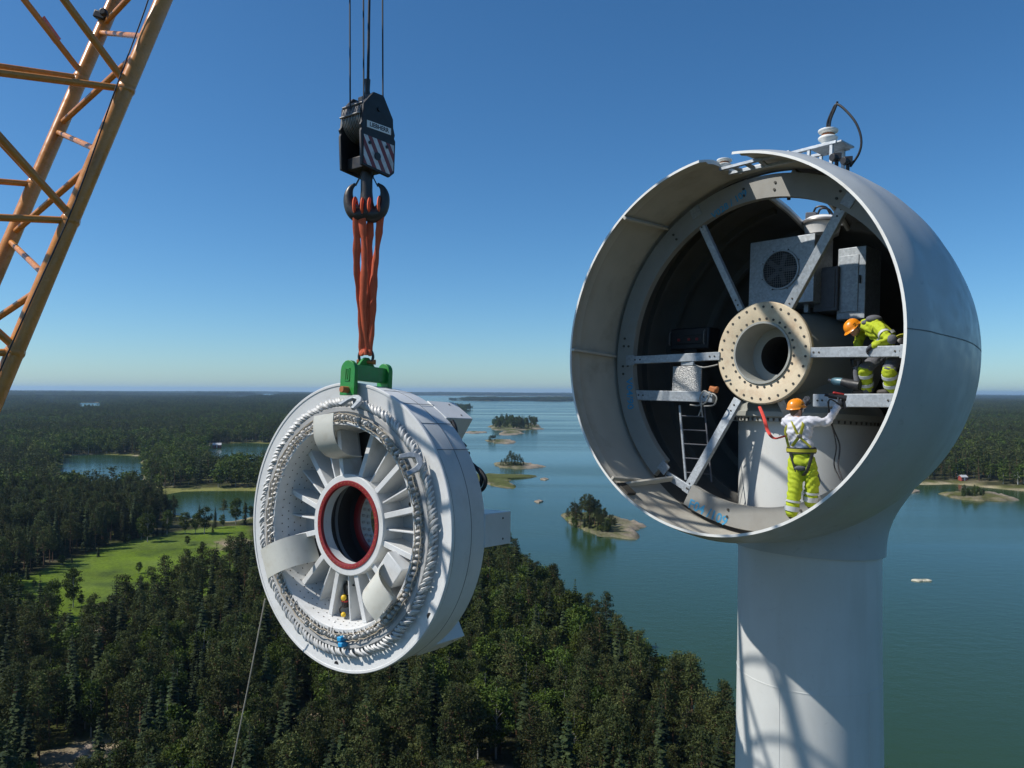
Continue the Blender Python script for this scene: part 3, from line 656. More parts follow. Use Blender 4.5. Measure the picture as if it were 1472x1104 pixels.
# chain hoist between two lower ribs
hp = GF.px(497, 866, .32); ch = empty('chain_hoist', GF.M @ Matrix.Translation(hp)); tag(ch, 'black and yellow chain hoist tucked between two lower generator ribs', 'hoist')
mb = MB(); mb.box((0, 0, .02), (.11, .12, .22)); mb.build('housing', 'blacksteel', ch, bevel=.03)
mb = MB(); mb.ell((.0, -.05, .09), (.055, .05, .06)); mb.build('motor_cap', 'yellow', ch); mb = MB(); mb.ell((.01, -.05, -.20), (.045, .045, .045)); mb.build('hook_guard', 'yellow', ch)
mb = MB(); mb.box((0, -.03, .03), (.115, .07, .03)); mb.build('band', 'redp', ch, bevel=.005)
mb = MB(); mb.tube(spline([(0, 0, .14), (-.02, -.02, .28), (.02, 0, .36)], 6), .03, 7); mb.build('chain', 'blacksteel', ch)
mb = MB(); mb.tube(spline([(.0, -.02, .30), (.12, -.05, .34), (.22, -.02, .33)], 6), .016, 7); mb.build('cable', 'black', ch)
mb = MB(); mb.tube(spline([(-.03, -.03, -.05), (-.08, -.06, -.12), (-.05, -.05, -.2), (.02, -.04, -.2)], 6), .014, 6); mb.build('cable', 'black', ch)

# ------------------------------------------------------------------ rigging
lug = GF.px(526, 524, .42)                              # generator-local centre lug of the green bracket
LUGW = GF.M @ lug; LY = LUGW.y
grn = empty('lifting_bracket', GF.M @ Matrix.Translation((lug.x, .42, lug.z - .35)))
tag(grn, 'green steel lifting bracket bolted on top of the generator', 'lifting bracket')
o0 = Vector((lug.x, .42, lug.z - .35))
def rplate(w, z0, z1, n=8):
    pts = [(-w / 2, z0), (w / 2, z0)]; zc = z1 - w / 2
    return pts + [(w / 2 * cos(pi * k / n), zc + w / 2 * sin(pi * k / n)) for k in range(n + 1)]
L0, L1 = GF.px(488, 568, -.16), GF.px(511, 517, -.16); cx = (L0.x + L1.x) / 2 - lug.x
mb = MB(); mb.prism(rplate(L1.x - L0.x, L0.z - o0.z, L1.z - o0.z), -.16 - .42, -.08 - .42, tf=Matrix.Translation((cx, 0, 0))); pt = mb.build('end_plate', 'green', grn, bevel=.008)
mb = MB(); wx = (L1.x - L0.x) * .16; zt = L1.z - o0.z
for x0, x1, z0, z1 in ((-wx, wx, -.36, -.34), (-wx, wx, -.16, -.14), (-wx, -wx + .02, -.36, -.14), (wx - .02, wx, -.36, -.14), (-.01, .01, -.33, -.17)):
    mb.box((cx + (x0 + x1) / 2, -.585, zt + (z0 + z1) / 2), (x1 - x0, .012, z1 - z0))
mb.build('cast_mark', 'green', pt)
q = GF.px(497, 560, -.2); mb = MB(); mb.cyl(Vector((q.x, -.30, q.z)) - o0, Vector((q.x, .1, q.z)) - o0, .055, seg=16); mb.build('pin', 'rust', grn, bevel=.006)
K0, K1 = GF.px(545, 553, .92), GF.px(563, 523, .92); cx2 = (K0.x + K1.x) / 2 - lug.x
mb = MB(); mb.prism(rplate((K1.x - K0.x) * 1.0, K0.z - o0.z - .12, K1.z - o0.z), .44, .54, tf=Matrix.Translation((cx2, 0, 0))); mb.build('end_plate', 'green', grn, bevel=.008)
zb0, zb1 = GF.px(528, 549, .42).z - o0.z, GF.px(528, 527, .42).z - o0.z
mb = MB(); mb.beam((cx, -.52, (zb0 + zb1) / 2), (cx2, .46, (zb0 + zb1) / 2), .15, zb1 - zb0); mb.build('beam', 'green', grn, bevel=.01)
mb = MB(); mb.prism([(-.22, zb1 - .02), (.22, zb1 - .02), (.10, zb1 + .12), (.04, zb1 + .16), (-.04, zb1 + .16), (-.10, zb1 + .12)], -.03, .03, tf=Matrix.Rotation(pi / 2, 4, 'Z')); mb.build('lug', 'green', grn, bevel=.008)
# shackle
lw = GF.M @ Vector((lug.x, .42, lug.z - .35 + zb1 + .08)); sh = empty('bow_shackle', Matrix.Translation(lw)); tag(sh, 'grey bow shackle joining the orange slings to the green bracket', 'shackle')
mb = MB(); mb.tube(spline([(-.10, 0, -.01), (-.125, 0, .10), (-.09, 0, .20), (0, 0, .245), (.09, 0, .20), (.125, 0, .10), (.10, 0, -.01)], 5), .026, 9); mb.build('bow', 'steel', sh)
mb = MB(); mb.cyl((-.14, 0, 0), (.14, 0, 0), .03, seg=12); mb.cyl((.12, 0, 0), (.17, 0, 0), .05, seg=6); mb.cyl((-.16, 0, 0), (-.125, 0, 0), .05, seg=8); mb.build('pin', 'rust', sh)
# hook
HB = at(527, 312, LY)
def hk(u, v, dy=0.0): return at(u, v, LY + dy)
blk = empty('hook_block', Matrix.Translation(at(527, 196, LY))); tag(blk, 'black crane hook block with red and white warning stripes and a double hook', 'hook block')
BO = at(527, 196, LY)
mb = MB()
for sg in (-1, 1):
    c = [(527, 305), (527 + sg * 10, 309), (527 + sg * 18, 305), (527 + sg * 24, 295), (527 + sg * 26, 282), (527 + sg * 23, 271), (527 + sg * 16, 264)]
    mb.tube(spline([hk(u, v) - BO for u, v in c], 5), [.145] * 5 + list(np.linspace(.145, .125, 8)) + list(np.linspace(.12, .085, 8)) + list(np.linspace(.08, .022, 10)), 12)
mb.tube([hk(527, y) - BO for y in (246, 275, 290, 302, 313)], [.105, .105, .12, .16, .12], 14)
hook = mb.build('double_hook', 'steel', blk, smooth=60)
for sg, tp in ((-1, (511, 267)), (1, (543, 268))):
    mb = MB(); mb.beam(hk(527 + sg * 7, 250) - BO, hk(*tp) - BO, .05, .02); mb.build('safety_latch', 'steel', hook, bevel=.004)
RB = Matrix.Rotation(-radians(38), 4, 'Z')
plate = [(-.36, -.64), (.28, -.72), (.40, -.62), (.42, -.05), (.39, .0), (.41, .06), (.37, .18), (.36, .34), (.13, .70), (-.10, .70), (-.33, .44), (-.36, .12), (-.40, .06), (-.37, 0), (-.39, -.06)]
for sx in (-.27, .27):
    mb = MB(); n_ = len(plate); mb.add([(sx + t_, y, z) for t_ in (-.03, .03) for y, z in plate], [tuple(range(n_)), tuple(range(2 * n_ - 1, n_ - 1, -1))] + [(k, n_ + k, n_ + (k + 1) % n_, (k + 1) % n_) for k in range(n_)])
    mb.build('side_plate', 'blacksteel', blk, bevel=.012, mw=RB)
m, nt, b_ = newmat('warning_stripes'); tc = nt.nodes.new('ShaderNodeTexCoord'); sx_ = nt.nodes.new('ShaderNodeSeparateXYZ'); nt.links.new(tc.outputs['Object'], sx_.inputs[0])
ad = nt.nodes.new('ShaderNodeMath'); ad.operation = 'MULTIPLY_ADD'; ad.inputs[1].default_value = 1.7; nt.links.new(sx_.outputs[1], ad.inputs[0]); nt.links.new(sx_.outputs[2], ad.inputs[2])
ml = nt.nodes.new('ShaderNodeMath'); ml.operation = 'MULTIPLY'; ml.inputs[1].default_value = 2.9; nt.links.new(ad.outputs[0], ml.inputs[0])
fr = nt.nodes.new('ShaderNodeMath'); fr.operation = 'FRACT'; nt.links.new(ml.outputs[0], fr.inputs[0])
c_ = ramp(nt, fr.outputs[0], [(.48, (.62, .62, .62)), (.52, (.20, .025, .03))]); c_ = mixc(nt, ramp(nt, noise(nt, 9), [(.45, (0, 0, 0)), (.75, (.6,) * 3)]), c_, (.12, .10, .10)); nt.links.new(c_, b_.inputs['Base Color']); b_.inputs['Roughness'].default_value = .5; M['stripe'] = m
sp = [(-.33, -.60), (.27, -.67), (.36, -.59), (.375, -.13), (-.33, -.10)]
mb = MB(); mb.add([(.3 + t_, y, z) for t_ in (.001, .007) for y, z in sp], [(0, 1, 2, 3, 4), (9, 8, 7, 6, 5)] + [(k, 5 + k, 5 + (k + 1) % 5, (k + 1) % 5) for k in range(5)]); mb.build('warning_plate', 'stripe', blk, mw=RB)
mb = MB(); mb.box((.304, .02, .10), (.008, .56, .12)); npl = mb.build('name_plate', 'white', blk, mw=RB)
text_mesh('lettering', 'LIEBHERR', .105, 'black', npl, Matrix.Translation((.309, .02, .10)) @ Matrix(((0, 0, 1), (1, 0, 0), (0, 1, 0))).to_4x4(), .001, .003)
for (y, z, r) in ((-.02, -.42, .07), (-.20, -.22, .03), (.2, -.2, .03), (.02, .42, .04)):
    mb = MB(); mb.cyl((.305, y, z), (.325, y, z), r, seg=14); mb.build('pin_head', 'black', blk, mw=RB)
for k in range(6):
    x = -.205 + k * .082; mb = MB(); mb.lathe([(.06, -.028), (.30, -.024), (.37, -.03), (.37, -.018), (.335, 0), (.37, .018), (.37, .03), (.30, .024), (.06, .028)], 28, 'Z', closed=True)
    mb.build('sheave', 'sheave', blk, mw=RB @ Matrix.Translation((x, 0, .26)) @ Matrix.Rotation(pi / 2, 4, 'Y'))
for y, z in ((-.33, .46), (-.385, .27), (.36, .30)):
    mb = MB(); mb.cyl((-.26, y, z), (.26, y, z), .018, seg=8); mb.build('guard_bar', 'sheave', blk, mw=RB)
mb = MB(); mb.box((0, .02, -.52), (.5, .5, .22)); mb.build('crosshead', 'steel', blk, bevel=.02, mw=RB)
mb = MB(); mb.box((0, .3, -.1), (.48, .03, .7)); mb.build('back_plate', 'blacksteel', blk, mw=RB)
mb = MB(); mb.box((0, 0, .66), (.34, .14, .12)); mb.build('socket_lug', 'blacksteel', blk, bevel=.02, mw=RB)
mb = MB(); b0 = at(528, 141, LY) - BO; mb.tube([b0 - Vector((0, 0, .1)), b0, b0 + Vector((0, 0, .14)), b0 + Vector((0, 0, .33))], [.055, .06, .045, .055], 12); mb.build('rope_socket', 'steel', blk)
# ropes up to the boom head
ZTIP = CAMZ + 9.9
for (u, v, dy, ut) in ((503.5, 152, -.25, 503), (523, 150, -.28, 522.5), (528, 113, 0, 530), (530, 113, .03, 531.5), (550.5, 140, .22, 550)):
    p = at(u, v, LY + dy); t_ = at(ut, 0, LY + dy); q = p + (t_ - p) * ((ZTIP - p.z) / (t_.z - p.z)); ro = empty('hoist_rope', Matrix.Translation(p)); 
    COL.objects.unlink(ro); bpy.data.objects.remove(ro)
    mb = MB(); mb.cyl((0, 0, -.15), q - p, .0145, seg=8); o = mb.build('hoist_rope', 'rope', None); o.location = p
    tag(o, 'dark steel hoist rope running up from the hook block', 'rope', 'hoist ropes above the hook block')
# slings
SB = at(526, 508, LY)
for i, ((ut, vt, sgn), ub, dyy) in enumerate((((510, 300, -1), 520.5, -.10), ((521, 300, -1), 524.5, -.13), ((533, 303, 1), 527, .05), ((546, 300, 1), 531, -.02))):
    top = at(ut, vt, LY + dyy * .8); bot = at(ub, 507, LY + dyy * .3) - Vector((0, 0, 0)); root = empty('lifting_sling', Matrix.Translation(bot))
    tag(root, 'worn orange-red round sling strand between double hook and shackle', 'sling', 'orange slings under the hook')
    mb = MB(); pts = []; wd = []
    for k in range(25):
        t_ = k / 24; p = bot.lerp(top, t_) - bot; p += Vector((.018 * sin(t_ * 9 + i * 2), .02 * sin(t_ * 7 + i), 0)); pts.append(p); wd.append(.058 + .010 * sin(t_ * 11 + i * 3) + .007 * sin(t_ * 37 + i) + (.012 if t_ > .8 else 0))
    mb.tube(pts, wd, 8, flat=.30, up=(0, -1, .0) if i % 2 else (.4, -1, 0)); mb.build('webbing', 'sling', root, smooth=50)
    mb = MB(); c = at(527 + sgn * (13 if i in (1, 2) else 19), 303, LY) - bot; arc = []
    s0 = top - bot
    for k in range(9):
        a = pi * k / 8; arc.append(Vector((s0.x + .0, LY - bot.y - .2 * cos(a) * (1 if dyy <= 0 else -1), s0.z - .02 + .02 * sin(a))))
    arc = [s0 - Vector((0, 0, .05))] + [Vector((s0.x, (LY - bot.y) + q_[0], s0.z + q_[1])) for q_ in ((-.17, .0), (-.15, .10), (-.05, .17), (.06, .16), (.15, .08), (.17, -.04))]
    mb.tube(spline(arc, 3), .06, 8, flat=.45, up=(1, 0, 0)); mb.build('hook_loop', 'sling', root, smooth=50)
    mb = MB(); e = Vector((0, 0, 0)); mb.tube(spline([e + Vector((0, -.0, .06)), e + Vector((0, -.03, -.03)), Vector((lw.x - bot.x, 0, lw.z + .19 - bot.z)) + Vector((0, .02, 0))], 4), .05, 8, flat=.5); mb.build('shackle_loop', 'sling', root, smooth=50)
# tag line down to the ground
p0 = at(381, 861, 13.6); p1 = at(333, 1104, 14.2); dd = p1 - p0; pe = p0 + dd * ((8 - p0.z) / dd.z)
mb = MB(); mb.tube([Vector((0, 0, 0)), (p1 - p0) * .5 + Vector((0, 0, -.03)), p1 - p0, pe - p0], .0115, 7); o = mb.build('tag_line', 'tag', None); o.location = p0
tag(o, 'thin pale rope hanging from the lower left edge of the generator', 'rope')

# ------------------------------------------------------------------ crane boom
YA, YB = 9.65, 12.2
def chord_line(p, q):
    d = q - p
    def fn(v):                                          # the point of that line seen at picture row v
        w = CU * F_PX + CF * (v - PCY); return p + d * (-(p - CAM).dot(w) / d.dot(w))
    return fn
PA = chord_line(at(5, 545, 9.2), at(235, 0, 10.1)); PB = chord_line(at(2, 376, 11.0), at(165, 0, 12.4))
axis = (PA(0) - PA(500)).normalized(); perp = axis.cross(PB(0) - PA(0)).normalized(); perp = perp * (2.3 if perp.x < 0 else -2.3)
def node(fn, p, q):                                     # where the strut that leaves p toward the pixel q meets the chord fn
    best = None
    for w in np.arange(-420, 900, 2.0):
        c = fn(w) - CAM; uu = PCX + F_PX * c.dot(CR) / c.dot(CF); vv = PCY - F_PX * c.dot(CU) / c.dot(CF)
        e = abs((uu - p[0]) * (q[1] - p[1]) - (vv - p[1]) * (q[0] - p[0])) + (1e6 if (uu - p[0]) * (q[0] - p[0]) < 0 else 0)
        if best is None or e < best[0]: best = (e, w)
    return best[1]
def PC(v): return PA(v) + perp
def PD(v): return PB(v) + perp
boom = empty('crane_boom', Matrix.Translation(PA(620))); bo = PA(620)
tag(boom, 'orange lattice crane boom of round tubes leaning toward the hook ropes', 'crane boom')
def btube(name, a, b, r, seg=12): mb = MB(); mb.cyl(a - bo, b - bo, r, seg=seg); return mb.build(name, 'crane', boom)
VT, VB = -400, 620
for fn, r in ((PA, .101), (PB, .101), (PC, .101), (PD, .101)): btube('chord', fn(VB), fn(VT), r, 20)
dA1 = node(PC, (165, 130), (0, 108)) - 130; dA2 = node(PC, (170, 125), (82, 0)) - 125; dB1 = node(PD, (105, 112), (0, 96)) - 112; dB2 = node(PD, (107, 107), (28, 0)) - 107
vA = [128 + 189 * k for k in range(-2, 3)]
for v in vA:
    k = (v - 128) / 189; vb = 112 + 153 * k
    btube('strut', PA(v), PC(v + dA1), .044); btube('strut', PB(vb), PD(vb + dB1), .044)
    if v + dA2 > VT: btube('brace', PA(v - 5), PC(v - 5 + dA2), .047); btube('brace', PB(vb - 5), PD(vb - 5 + dB2), .047)
    for p in (PA(v), PB(vb)):
        mb = MB(); mb.ell(p - bo, (.113, .113, .113), 10, 8); mb.build('node_weld', 'crane', boom)
rA = {0: 53, 1: 217, 2: 398}; rB = {0: 47, 1: 190, 2: 347}
def gA(k): return rA.get(k, 53 + 172 * k)
def gB(k): return rB.get(k, 47 + 150 * k)
for k in range(-2, 4):
    btube('rung', PB(gB(k)), PA(gA(k)), .040)
    if k < 3: btube('brace', PA(gA(k) + 16), PB(gB(k + 1) - 12), .042)
    btube('rung', PC(gA(k) + dA1), PD(gB(k) + dB1), .040)
    if k < 3: btube('brace', PC(gA(k) + dA1 + 16), PD(gB(k + 1) + dB1 - 12), .042)
# the boom's lower run to the ground and its head, outside the frame
mb = MB()
C4 = [fn(VB) for fn in (PA, PB, PC, PD)]; nsec = 24; Ls = (C4[0].z - 8) / axis.z / nsec
def low(i, k): return C4[i] - axis * Ls * k - bo
for k in range(nsec):
    for i in range(4): mb.cyl(low(i, k), low(i, k + 1), .10, seg=10)
    for i, j in ((0, 2), (1, 3), (0, 1), (2, 3)): mb.cyl(low(i, k + 1), low(j, k + 1), .042, seg=7); mb.cyl(low(i, k + 1), low(j, k), .042, seg=7)
mb.build('lower_section', 'crane', boom)
hd = Vector((LUGW.x, LY, ZTIP + .35)); mb = MB()
for fn in (PA, PB, PC, PD): mb.cyl(fn(VT) - bo, hd - bo, .09, seg=10)
mb.cyl(hd - bo - Vector((.6, 0, .2)), hd - bo + Vector((.6, 0, -.2)), .42, seg=24); mb.build('boom_head', 'crane', boom)
mb = MB(); pts = [at(219, -30, YA + .3), at(213, 0, YA + .3), at(190, 64, YA + .2), at(166, 128, YA - .1), at(108, 290, YA - .2), at(48, 425, YA - .5), at(0, 533, YA - .6), at(-20, 580, YA - .6)]
mb.tube([p - bo for p in spline(pts, 4)], .009, 7); mb.build('signal_cable', 'blacksteel', boom)
p = PB(28) + Vector((-.02, -.12, 0)); mb = MB(); mb.box(p - bo, (.20, .12, .12), Matrix.Rotation(.3, 3, 'Y')); mb.cyl(p - bo + Vector((.1, -.08, 0)), p - bo + Vector((.1, -.16, 0)), .06, seg=12); mb.build('cable_clamp', 'black', boom, bevel=.02)
# numbered tag plate on the rear face brace
s0, s1 = at(61, 33, YB - .05), at(84, 65, YB - .05); dv = (s1 - s0); L = dv.length; an = atan2(dv.z, dv.x); c = (s0 + s1) / 2 + Vector((.03, -.08, .03))
mw = Matrix.Translation(c - bo) @ Matrix.Rotation(-an, 4, 'Y'); mb = MB(); mb.box((0, 0, 0), (L * 1.02, .012, .13)); mb.build('number_plate', 'red', boom, mw=mw)
text_mesh('lettering', '05.00.01 1530', .08, 'white', boom, mw @ Matrix.Translation((0, -.009, 0)) @ Matrix.Rotation(pi, 4, 'Y') @ Matrix.Rotation(pi / 2, 4, 'X'), .001, .0)
# ------------------------------------------------------------------ people
def helmet(root, c, fwd, up, s=1.0):
    f = fwd.normalized(); up = (up - f * up.dot(f)).normalized(); sd = f.cross(up)
    rot = Matrix((sd, f, up)).transposed().to_4x4(); mw = Matrix.Translation(c) @ rot
    mb = MB(); prof = []
    N_ = 28; vs = []; K = 9
    for i in range(N_):
        a = 2 * pi * i / N_
        for k in range(K):
            th = (k / (K - 1)) * pi / 2; ridge = 1 + .03 * math.exp(-((cos(a)) / .25) ** 2) * sin(th)
            vs.append((.118 * s * cos(a) * cos(th) ** .8, .142 * s * sin(a) * cos(th) ** .8, (.125 * ridge * sin(th) - .015) * s))
    fs = [(i * K + k, ((i + 1) % N_) * K + k, ((i + 1) % N_) * K + k + 1, i * K + k + 1) for i in range(N_) for k in range(K - 1)]
    o = len(vs)
    for i in range(N_):                                  # brim, longer in front; lower lip
        a = 2 * pi * i / N_; e = .012 + .035 * max(0, sin(a)) ** 3
        vs.append(((.118 * s + e) * cos(a), (.142 * s + e) * sin(a), (-.026 - .012 * max(0, sin(a))) * s)); vs.append((.112 * s * cos(a), .136 * s * sin(a), -.035 * s))
    for i in range(N_):
        j = (i + 1) % N_; fs += [(i * K, o + 2 * i, o + 2 * j, j * K), (o + 2 * i, o + 2 * i + 1, o + 2 * j + 1, o + 2 * j)]
    mb.add(vs, fs); h = mb.build('helmet', 'helmet', root, smooth=50, mw=mw)
    for sx in (-1, 1):
        mb = MB(); mb.box((sx * .119 * s, .02, .03 * s), (.006, .05, .012)); mb.build('vent_slot', 'black', h)
        mb = MB(); mb.box((sx * .118 * s, -.02, -.03 * s), (.016, .05, .035)); mb.build('accessory_clip', 'black', h, bevel=.004)
    mb = MB(); mb.tube(spline([(-.10 * s, .0, -.03), (-.085, .01, -.12), (0, .05, -.175), (.085, .01, -.12), (.10 * s, 0, -.03)], 5), .006, 6); mb.build('chin_strap', 'strapd', h)
def head_prims(c, fwd, up):
    f = fwd.normalized(); up = (up - f * up.dot(f)).normalized(); sd = f.cross(up); rot = Matrix((sd, f, up)).transposed()
    q = lambda x, y, z: c + rot @ Vector((x, y, z))
    return [('e', c, (.076, .092, .108), rot), ('e', q(0, .045, -.055), (.055, .05, .055), rot), ('e', q(0, .098, -.015), (.013, .022, .022), rot),
            ('e', q(0, .088, .028), (.05, .014, .012), rot), ('e', q(0, .083, -.062), (.025, .016, .009), rot), ('e', q(0, .078, -.092), (.022, .02, .016), rot),
            ('e', q(.078, -.005, -.005), (.010, .022, .032), rot), ('e', q(-.078, -.005, -.005), (.010, .022, .032), rot)], q, rot
def face_bits(root, q, rot):
    for sx in (-1, 1):
        mb = MB(); mb.ell(q(sx * .031, .083, .006), (.011, .008, .007), 8, 6, rot); e = mb.build('eye', 'white', root)
        mb = MB(); mb.ell(q(sx * .031, .089, .006), (.005, .004, .005), 8, 6, rot); mb.build('iris', 'hair', e)
    mb = MB(); mb.ell(q(0, .093, -.060), (.022, .006, .006), 8, 6, rot); mb.build('lips', 'lany', root)
def hand(root, wrist, fwd, palm_n, thumb_side, mat='glove', curl=.8, name='glove'):
    f = fwd.normalized(); pn = (palm_n - f * palm_n.dot(f)).normalized(); sd = f.cross(pn) * thumb_side
    pr = [('c', [wrist - f * .05, wrist, wrist + f * .05], [.036, .036, .04]), ('c', [wrist + f * .03 - sd * .025, wrist + f * .085 - sd * .03], [.024, .022]), ('c', [wrist + f * .03 + sd * .02, wrist + f * .09 + sd * .025], [.025, .022])]
    for k, (o, L) in enumerate(((.036, .072), (.013, .082), (-.011, .076), (-.034, .06))):
        b = wrist + f * .09 + sd * o; d = f.copy(); pts = [b]; 
        for seg, bend in ((.45, curl * .6), (.32, curl), (.26, curl * .9)):
            d = (d * cos(bend) + pn * sin(bend)).normalized() if seg == .45 else (d * cos(bend) + (pn * cos(0) - d * d.dot(pn)).normalized() * sin(bend)).normalized()
            pts.append(pts[-1] + d * L * seg)
        pr.append(('c', pts, [.0105, .0105, .0095, .008]))
    tb = wrist + f * .035 + sd * .036; td = (f * .6 + sd * .65 + pn * .4).normalized(); t2 = (f * .9 + pn * .5 + sd * .1).normalized()
    pr.append(('c', [tb, tb + td * .04, tb + td * .04 + t2 * .035], [.013, .0115, .010]))
    return blob(name, pr, mat, root, .006, 2)
def strap(root, pts, w, mat, name='harness_strap', up=(0, -1, 0), flat=.22):
    mb = MB(); mb.tube(spline(pts, 5), w, 8, flat=flat, up=up); return mb.build(name, mat, root, smooth=60)
def band(name, c, ax, rx, ry, side, h, mat, root, seg=24):
    """flat band round a limb or waist"""
    ax = ax.normalized(); side = (side - ax * side.dot(ax)).normalized(); o = ax.cross(side); vs = []
    for k in range(seg):
        a = 2 * pi * k / seg; e = side * cos(a) * rx + o * sin(a) * ry; n_ = e.normalized()
        for s_, t_ in ((-.5, -.004), (-.5, .004), (.5, .004), (.5, -.004)): vs.append(c + e + ax * h * s_ + n_ * t_)
    fs = [(4 * k + j, 4 * ((k + 1) % seg) + j, 4 * ((k + 1) % seg) + (j + 1) % 4, 4 * k + (j + 1) % 4) for k in range(seg) for j in range(4)]
    mb = MB(); mb.add(vs, fs); return mb.build(name, mat, root, smooth=40)

# --- worker standing on the lower rim, back turned, one arm raised
r1 = NF.M @ NF.px(1148, 742, .40); w1 = empty('person', Matrix.Translation(r1)); tag(w1, 'worker in white shirt, harness and lime trousers reaching up with a tool', 'person')
def P(u, v, d): return (NF.M @ NF.px(u, v, d)) - r1
VR = Vector((.94, -.345, 0)); VF = Vector((.345, .94, 0)); UP = Vector((0, 0, 1))
la, ra = P(1138, 734, .36), P(1165, 719, .55); lk, rk = P(1143, 701, .37), P(1168, 692, .50); lh, rh = P(1144, 668, .40), P(1161, 667, .44)
pel, wai, che, nek = P(1152, 662, .42), P(1152, 645, .42), P(1149, 620, .43), P(1147, 601, .44)
ls, rs = P(1131, 607, .40), P(1166, 606, .47); hd1 = P(1144, 588, .46)
re, rw = P(1189, 607, .62), P(1205, 583, .80); le, lw_ = P(1138, 600, .66), P(1156, 583, .86)
fac = (VF * .75 + VR * .66 + UP * .2); hp_, q1, rot1 = head_prims(hd1, fac, UP - VF * .1)
blob('body', hp_ + [('c', [nek, hd1 - UP * .04], [.055, .06]), ('c', [pel, wai, che], [.11, .095, .10]), ('c', [che + UP * .06, nek], [.09, .06]), ('c', [ls, che + UP * .1, rs], [.06, .075, .06]),
     ('c', [lh, lk, la], [.075, .055, .04]), ('c', [rh, rk, ra], [.075, .055, .04]), ('c', [rs, re, rw], [.05, .04, .032]), ('c', [ls, le, lw_], [.05, .04, .032])], 'skin', w1, .011, 3)
face_bits(w1, q1, rot1)
blob('hair', [('e', hd1 + rot1 @ Vector((0, -.025, .01)), (.080, .085, .095), rot1), ('e', hd1 + rot1 @ Vector((0, -.06, -.05)), (.055, .035, .05), rot1)], 'hair', w1, .012, 2)
blob('trousers', [('c', [lh + UP * .03, lk, la - UP * .02], [.118, .102, .092]), ('c', [rh + UP * .03, rk, ra - UP * .02], [.118, .102, .092]), ('e', pel + UP * .0, (.185, .145, .15), Matrix((VR, VF, UP)).transposed()), ('c', [pel, wai - UP * .05], [.14, .14])], 'vis', w1, .014, 3, wrinkle=.0055, seed=1)
blob('shirt', [('e', wai + UP * .03, (.17, .135, .15), Matrix((VR, VF, UP)).transposed()), ('e', che, (.19, .135, .19), Matrix((VR, VF, UP)).transposed()), ('c', [ls + UP * .0, che + UP * .13, rs], [.085, .09, .085]), ('c', [che + UP * .1, nek - UP * .02], [.1, .07]),
     ('c', [rs, re, rw - (rw - re).normalized() * .03], [.085, .068, .05]), ('c', [ls, le, lw_ - (lw_ - le).normalized() * .03], [.082, .066, .05])], 'shirt', w1, .013, 2, wrinkle=.006, seed=3)
helmet(w1, hd1 + UP * .045 - VF * .0, fac, UP - VF * .05)
hand(w1, rw, (rw - re), -VR + VF * .4, 1); hand(w1, lw_, (lw_ - le) + UP * .3, VF, -1, curl=.25)
for a, k in ((la, lk), (ra, rk)):
    toe = VF * .22 + VR * .02; blob('boot', [('c', [a - UP * .04, a - UP * .085 + VF * .06, a - UP * .10 + toe * .8], [.055, .055, .045]), ('c', [a + UP * .05, a - UP * .05], [.06, .06])], 'boot', w1, .012, 2)
    ax = a - k; band('reflective_band', a + (k - a) * .10, ax, .102, .102, VR, .07, 'visg', w1); band('reflective_band', a + (k - a) * .42, ax, .104, .104, VR, .03, 'visg', w1)
band('belt', wai - UP * .02, UP, .20, .155, VR, .085, 'strapd', w1); band('belt_trim', wai - UP * .02, UP, .206, .161, VR, .045, 'strap', w1)
bk = -VF * .16; mid = che - UP * .06 + bk
strap(w1, [nek + VR * .06 + UP * .01, che + VR * .05 + UP * .10 - VF * .13, mid, wai - VR * .13 - VF * .13 + UP * .04], .024, 'strap')
strap(w1, [nek - VR * .09 - UP * .02, che - VR * .08 + UP * .09 - VF * .125, mid - VR * .005, wai + VR * .13 - VF * .12 + UP * .03], .024, 'strap')
strap(w1, [che - VR * .13 + UP * .12, che - VR * .19 - VF * .05, wai - VR * .17 - VF * .05], .022, 'strap')
mb = MB(); mb.ell(mid - VF * .015, (.035, .02, .035), 10, 8); mb.build('back_ring', 'sheave', w1)
for h_, k_, sd in ((lh, lk, -1), (rh, rk, 1)):
    strap(w1, [wai - UP * .05 + VR * .15 * sd - VF * .12, h_ - UP * .06 - VF * .125, h_ - UP * .16 - VF * .07 - VR * .06 * sd, h_ - UP * .15 + VF * .05 - VR * .09 * sd], .024, 'strapd')
blob('thigh_pocket', [('c', [rk + (rh - rk) * .5 + VR * .085, rk + (rh - rk) * .1 + VR * .09], [.045, .045], .6)], 'grey', w1, .012, 1)
blob('seat_patch', [('e', pel - VF * .115 - UP * .10, (.11, .03, .04))], 'grey', w1, .012, 1)
# what he holds, his lanyard and the tool lead
gt = rw + (rw - re).normalized() * .10
tl = empty('power_tool', Matrix.Translation(r1 + gt)); tag(tl, 'dark hand tool with red top held up by the worker in white', 'tool')
mb = MB(); mb.cyl((.06, -.02, .03), (-.17, .06, .07), .045, .038, 14); mb.cyl((-.17, .06, .07), (-.22, .08, .08), .022, seg=10); mb.build('motor_body', 'black', tl, bevel=.006)
mb = MB(); mb.box((-.04, .02, .10), (.16, .05, .03), Matrix.Rotation(.18, 3, 'Y')); mb.build('top_cover', 'redp', tl, bevel=.01)
mb = MB(); mb.cyl((.02, 0, .02), (.03, -.02, -.12), .028, .03, 10); mb.build('grip', 'black', tl)
mb = MB(); mb.tube(spline([Vector((.03, -.02, -.11)), P(1192, 575, .62) - gt, P(1196, 610, .75) - gt, P(1207, 640, .85) - gt, P(1205, 670, .80) - gt, P(1212, 692, .75) - gt], 7), .011, 6); mb.build('power_lead', 'black', tl)
mb = MB(); mb.tube(spline([P(1190, 577, .7) - gt, P(1193, 600, .78) - gt, P(1202, 640, .84) - gt, P(1199, 668, .80) - gt, P(1208, 690, .75) - gt], 7), .010, 6); mb.build('power_lead', 'black', tl)
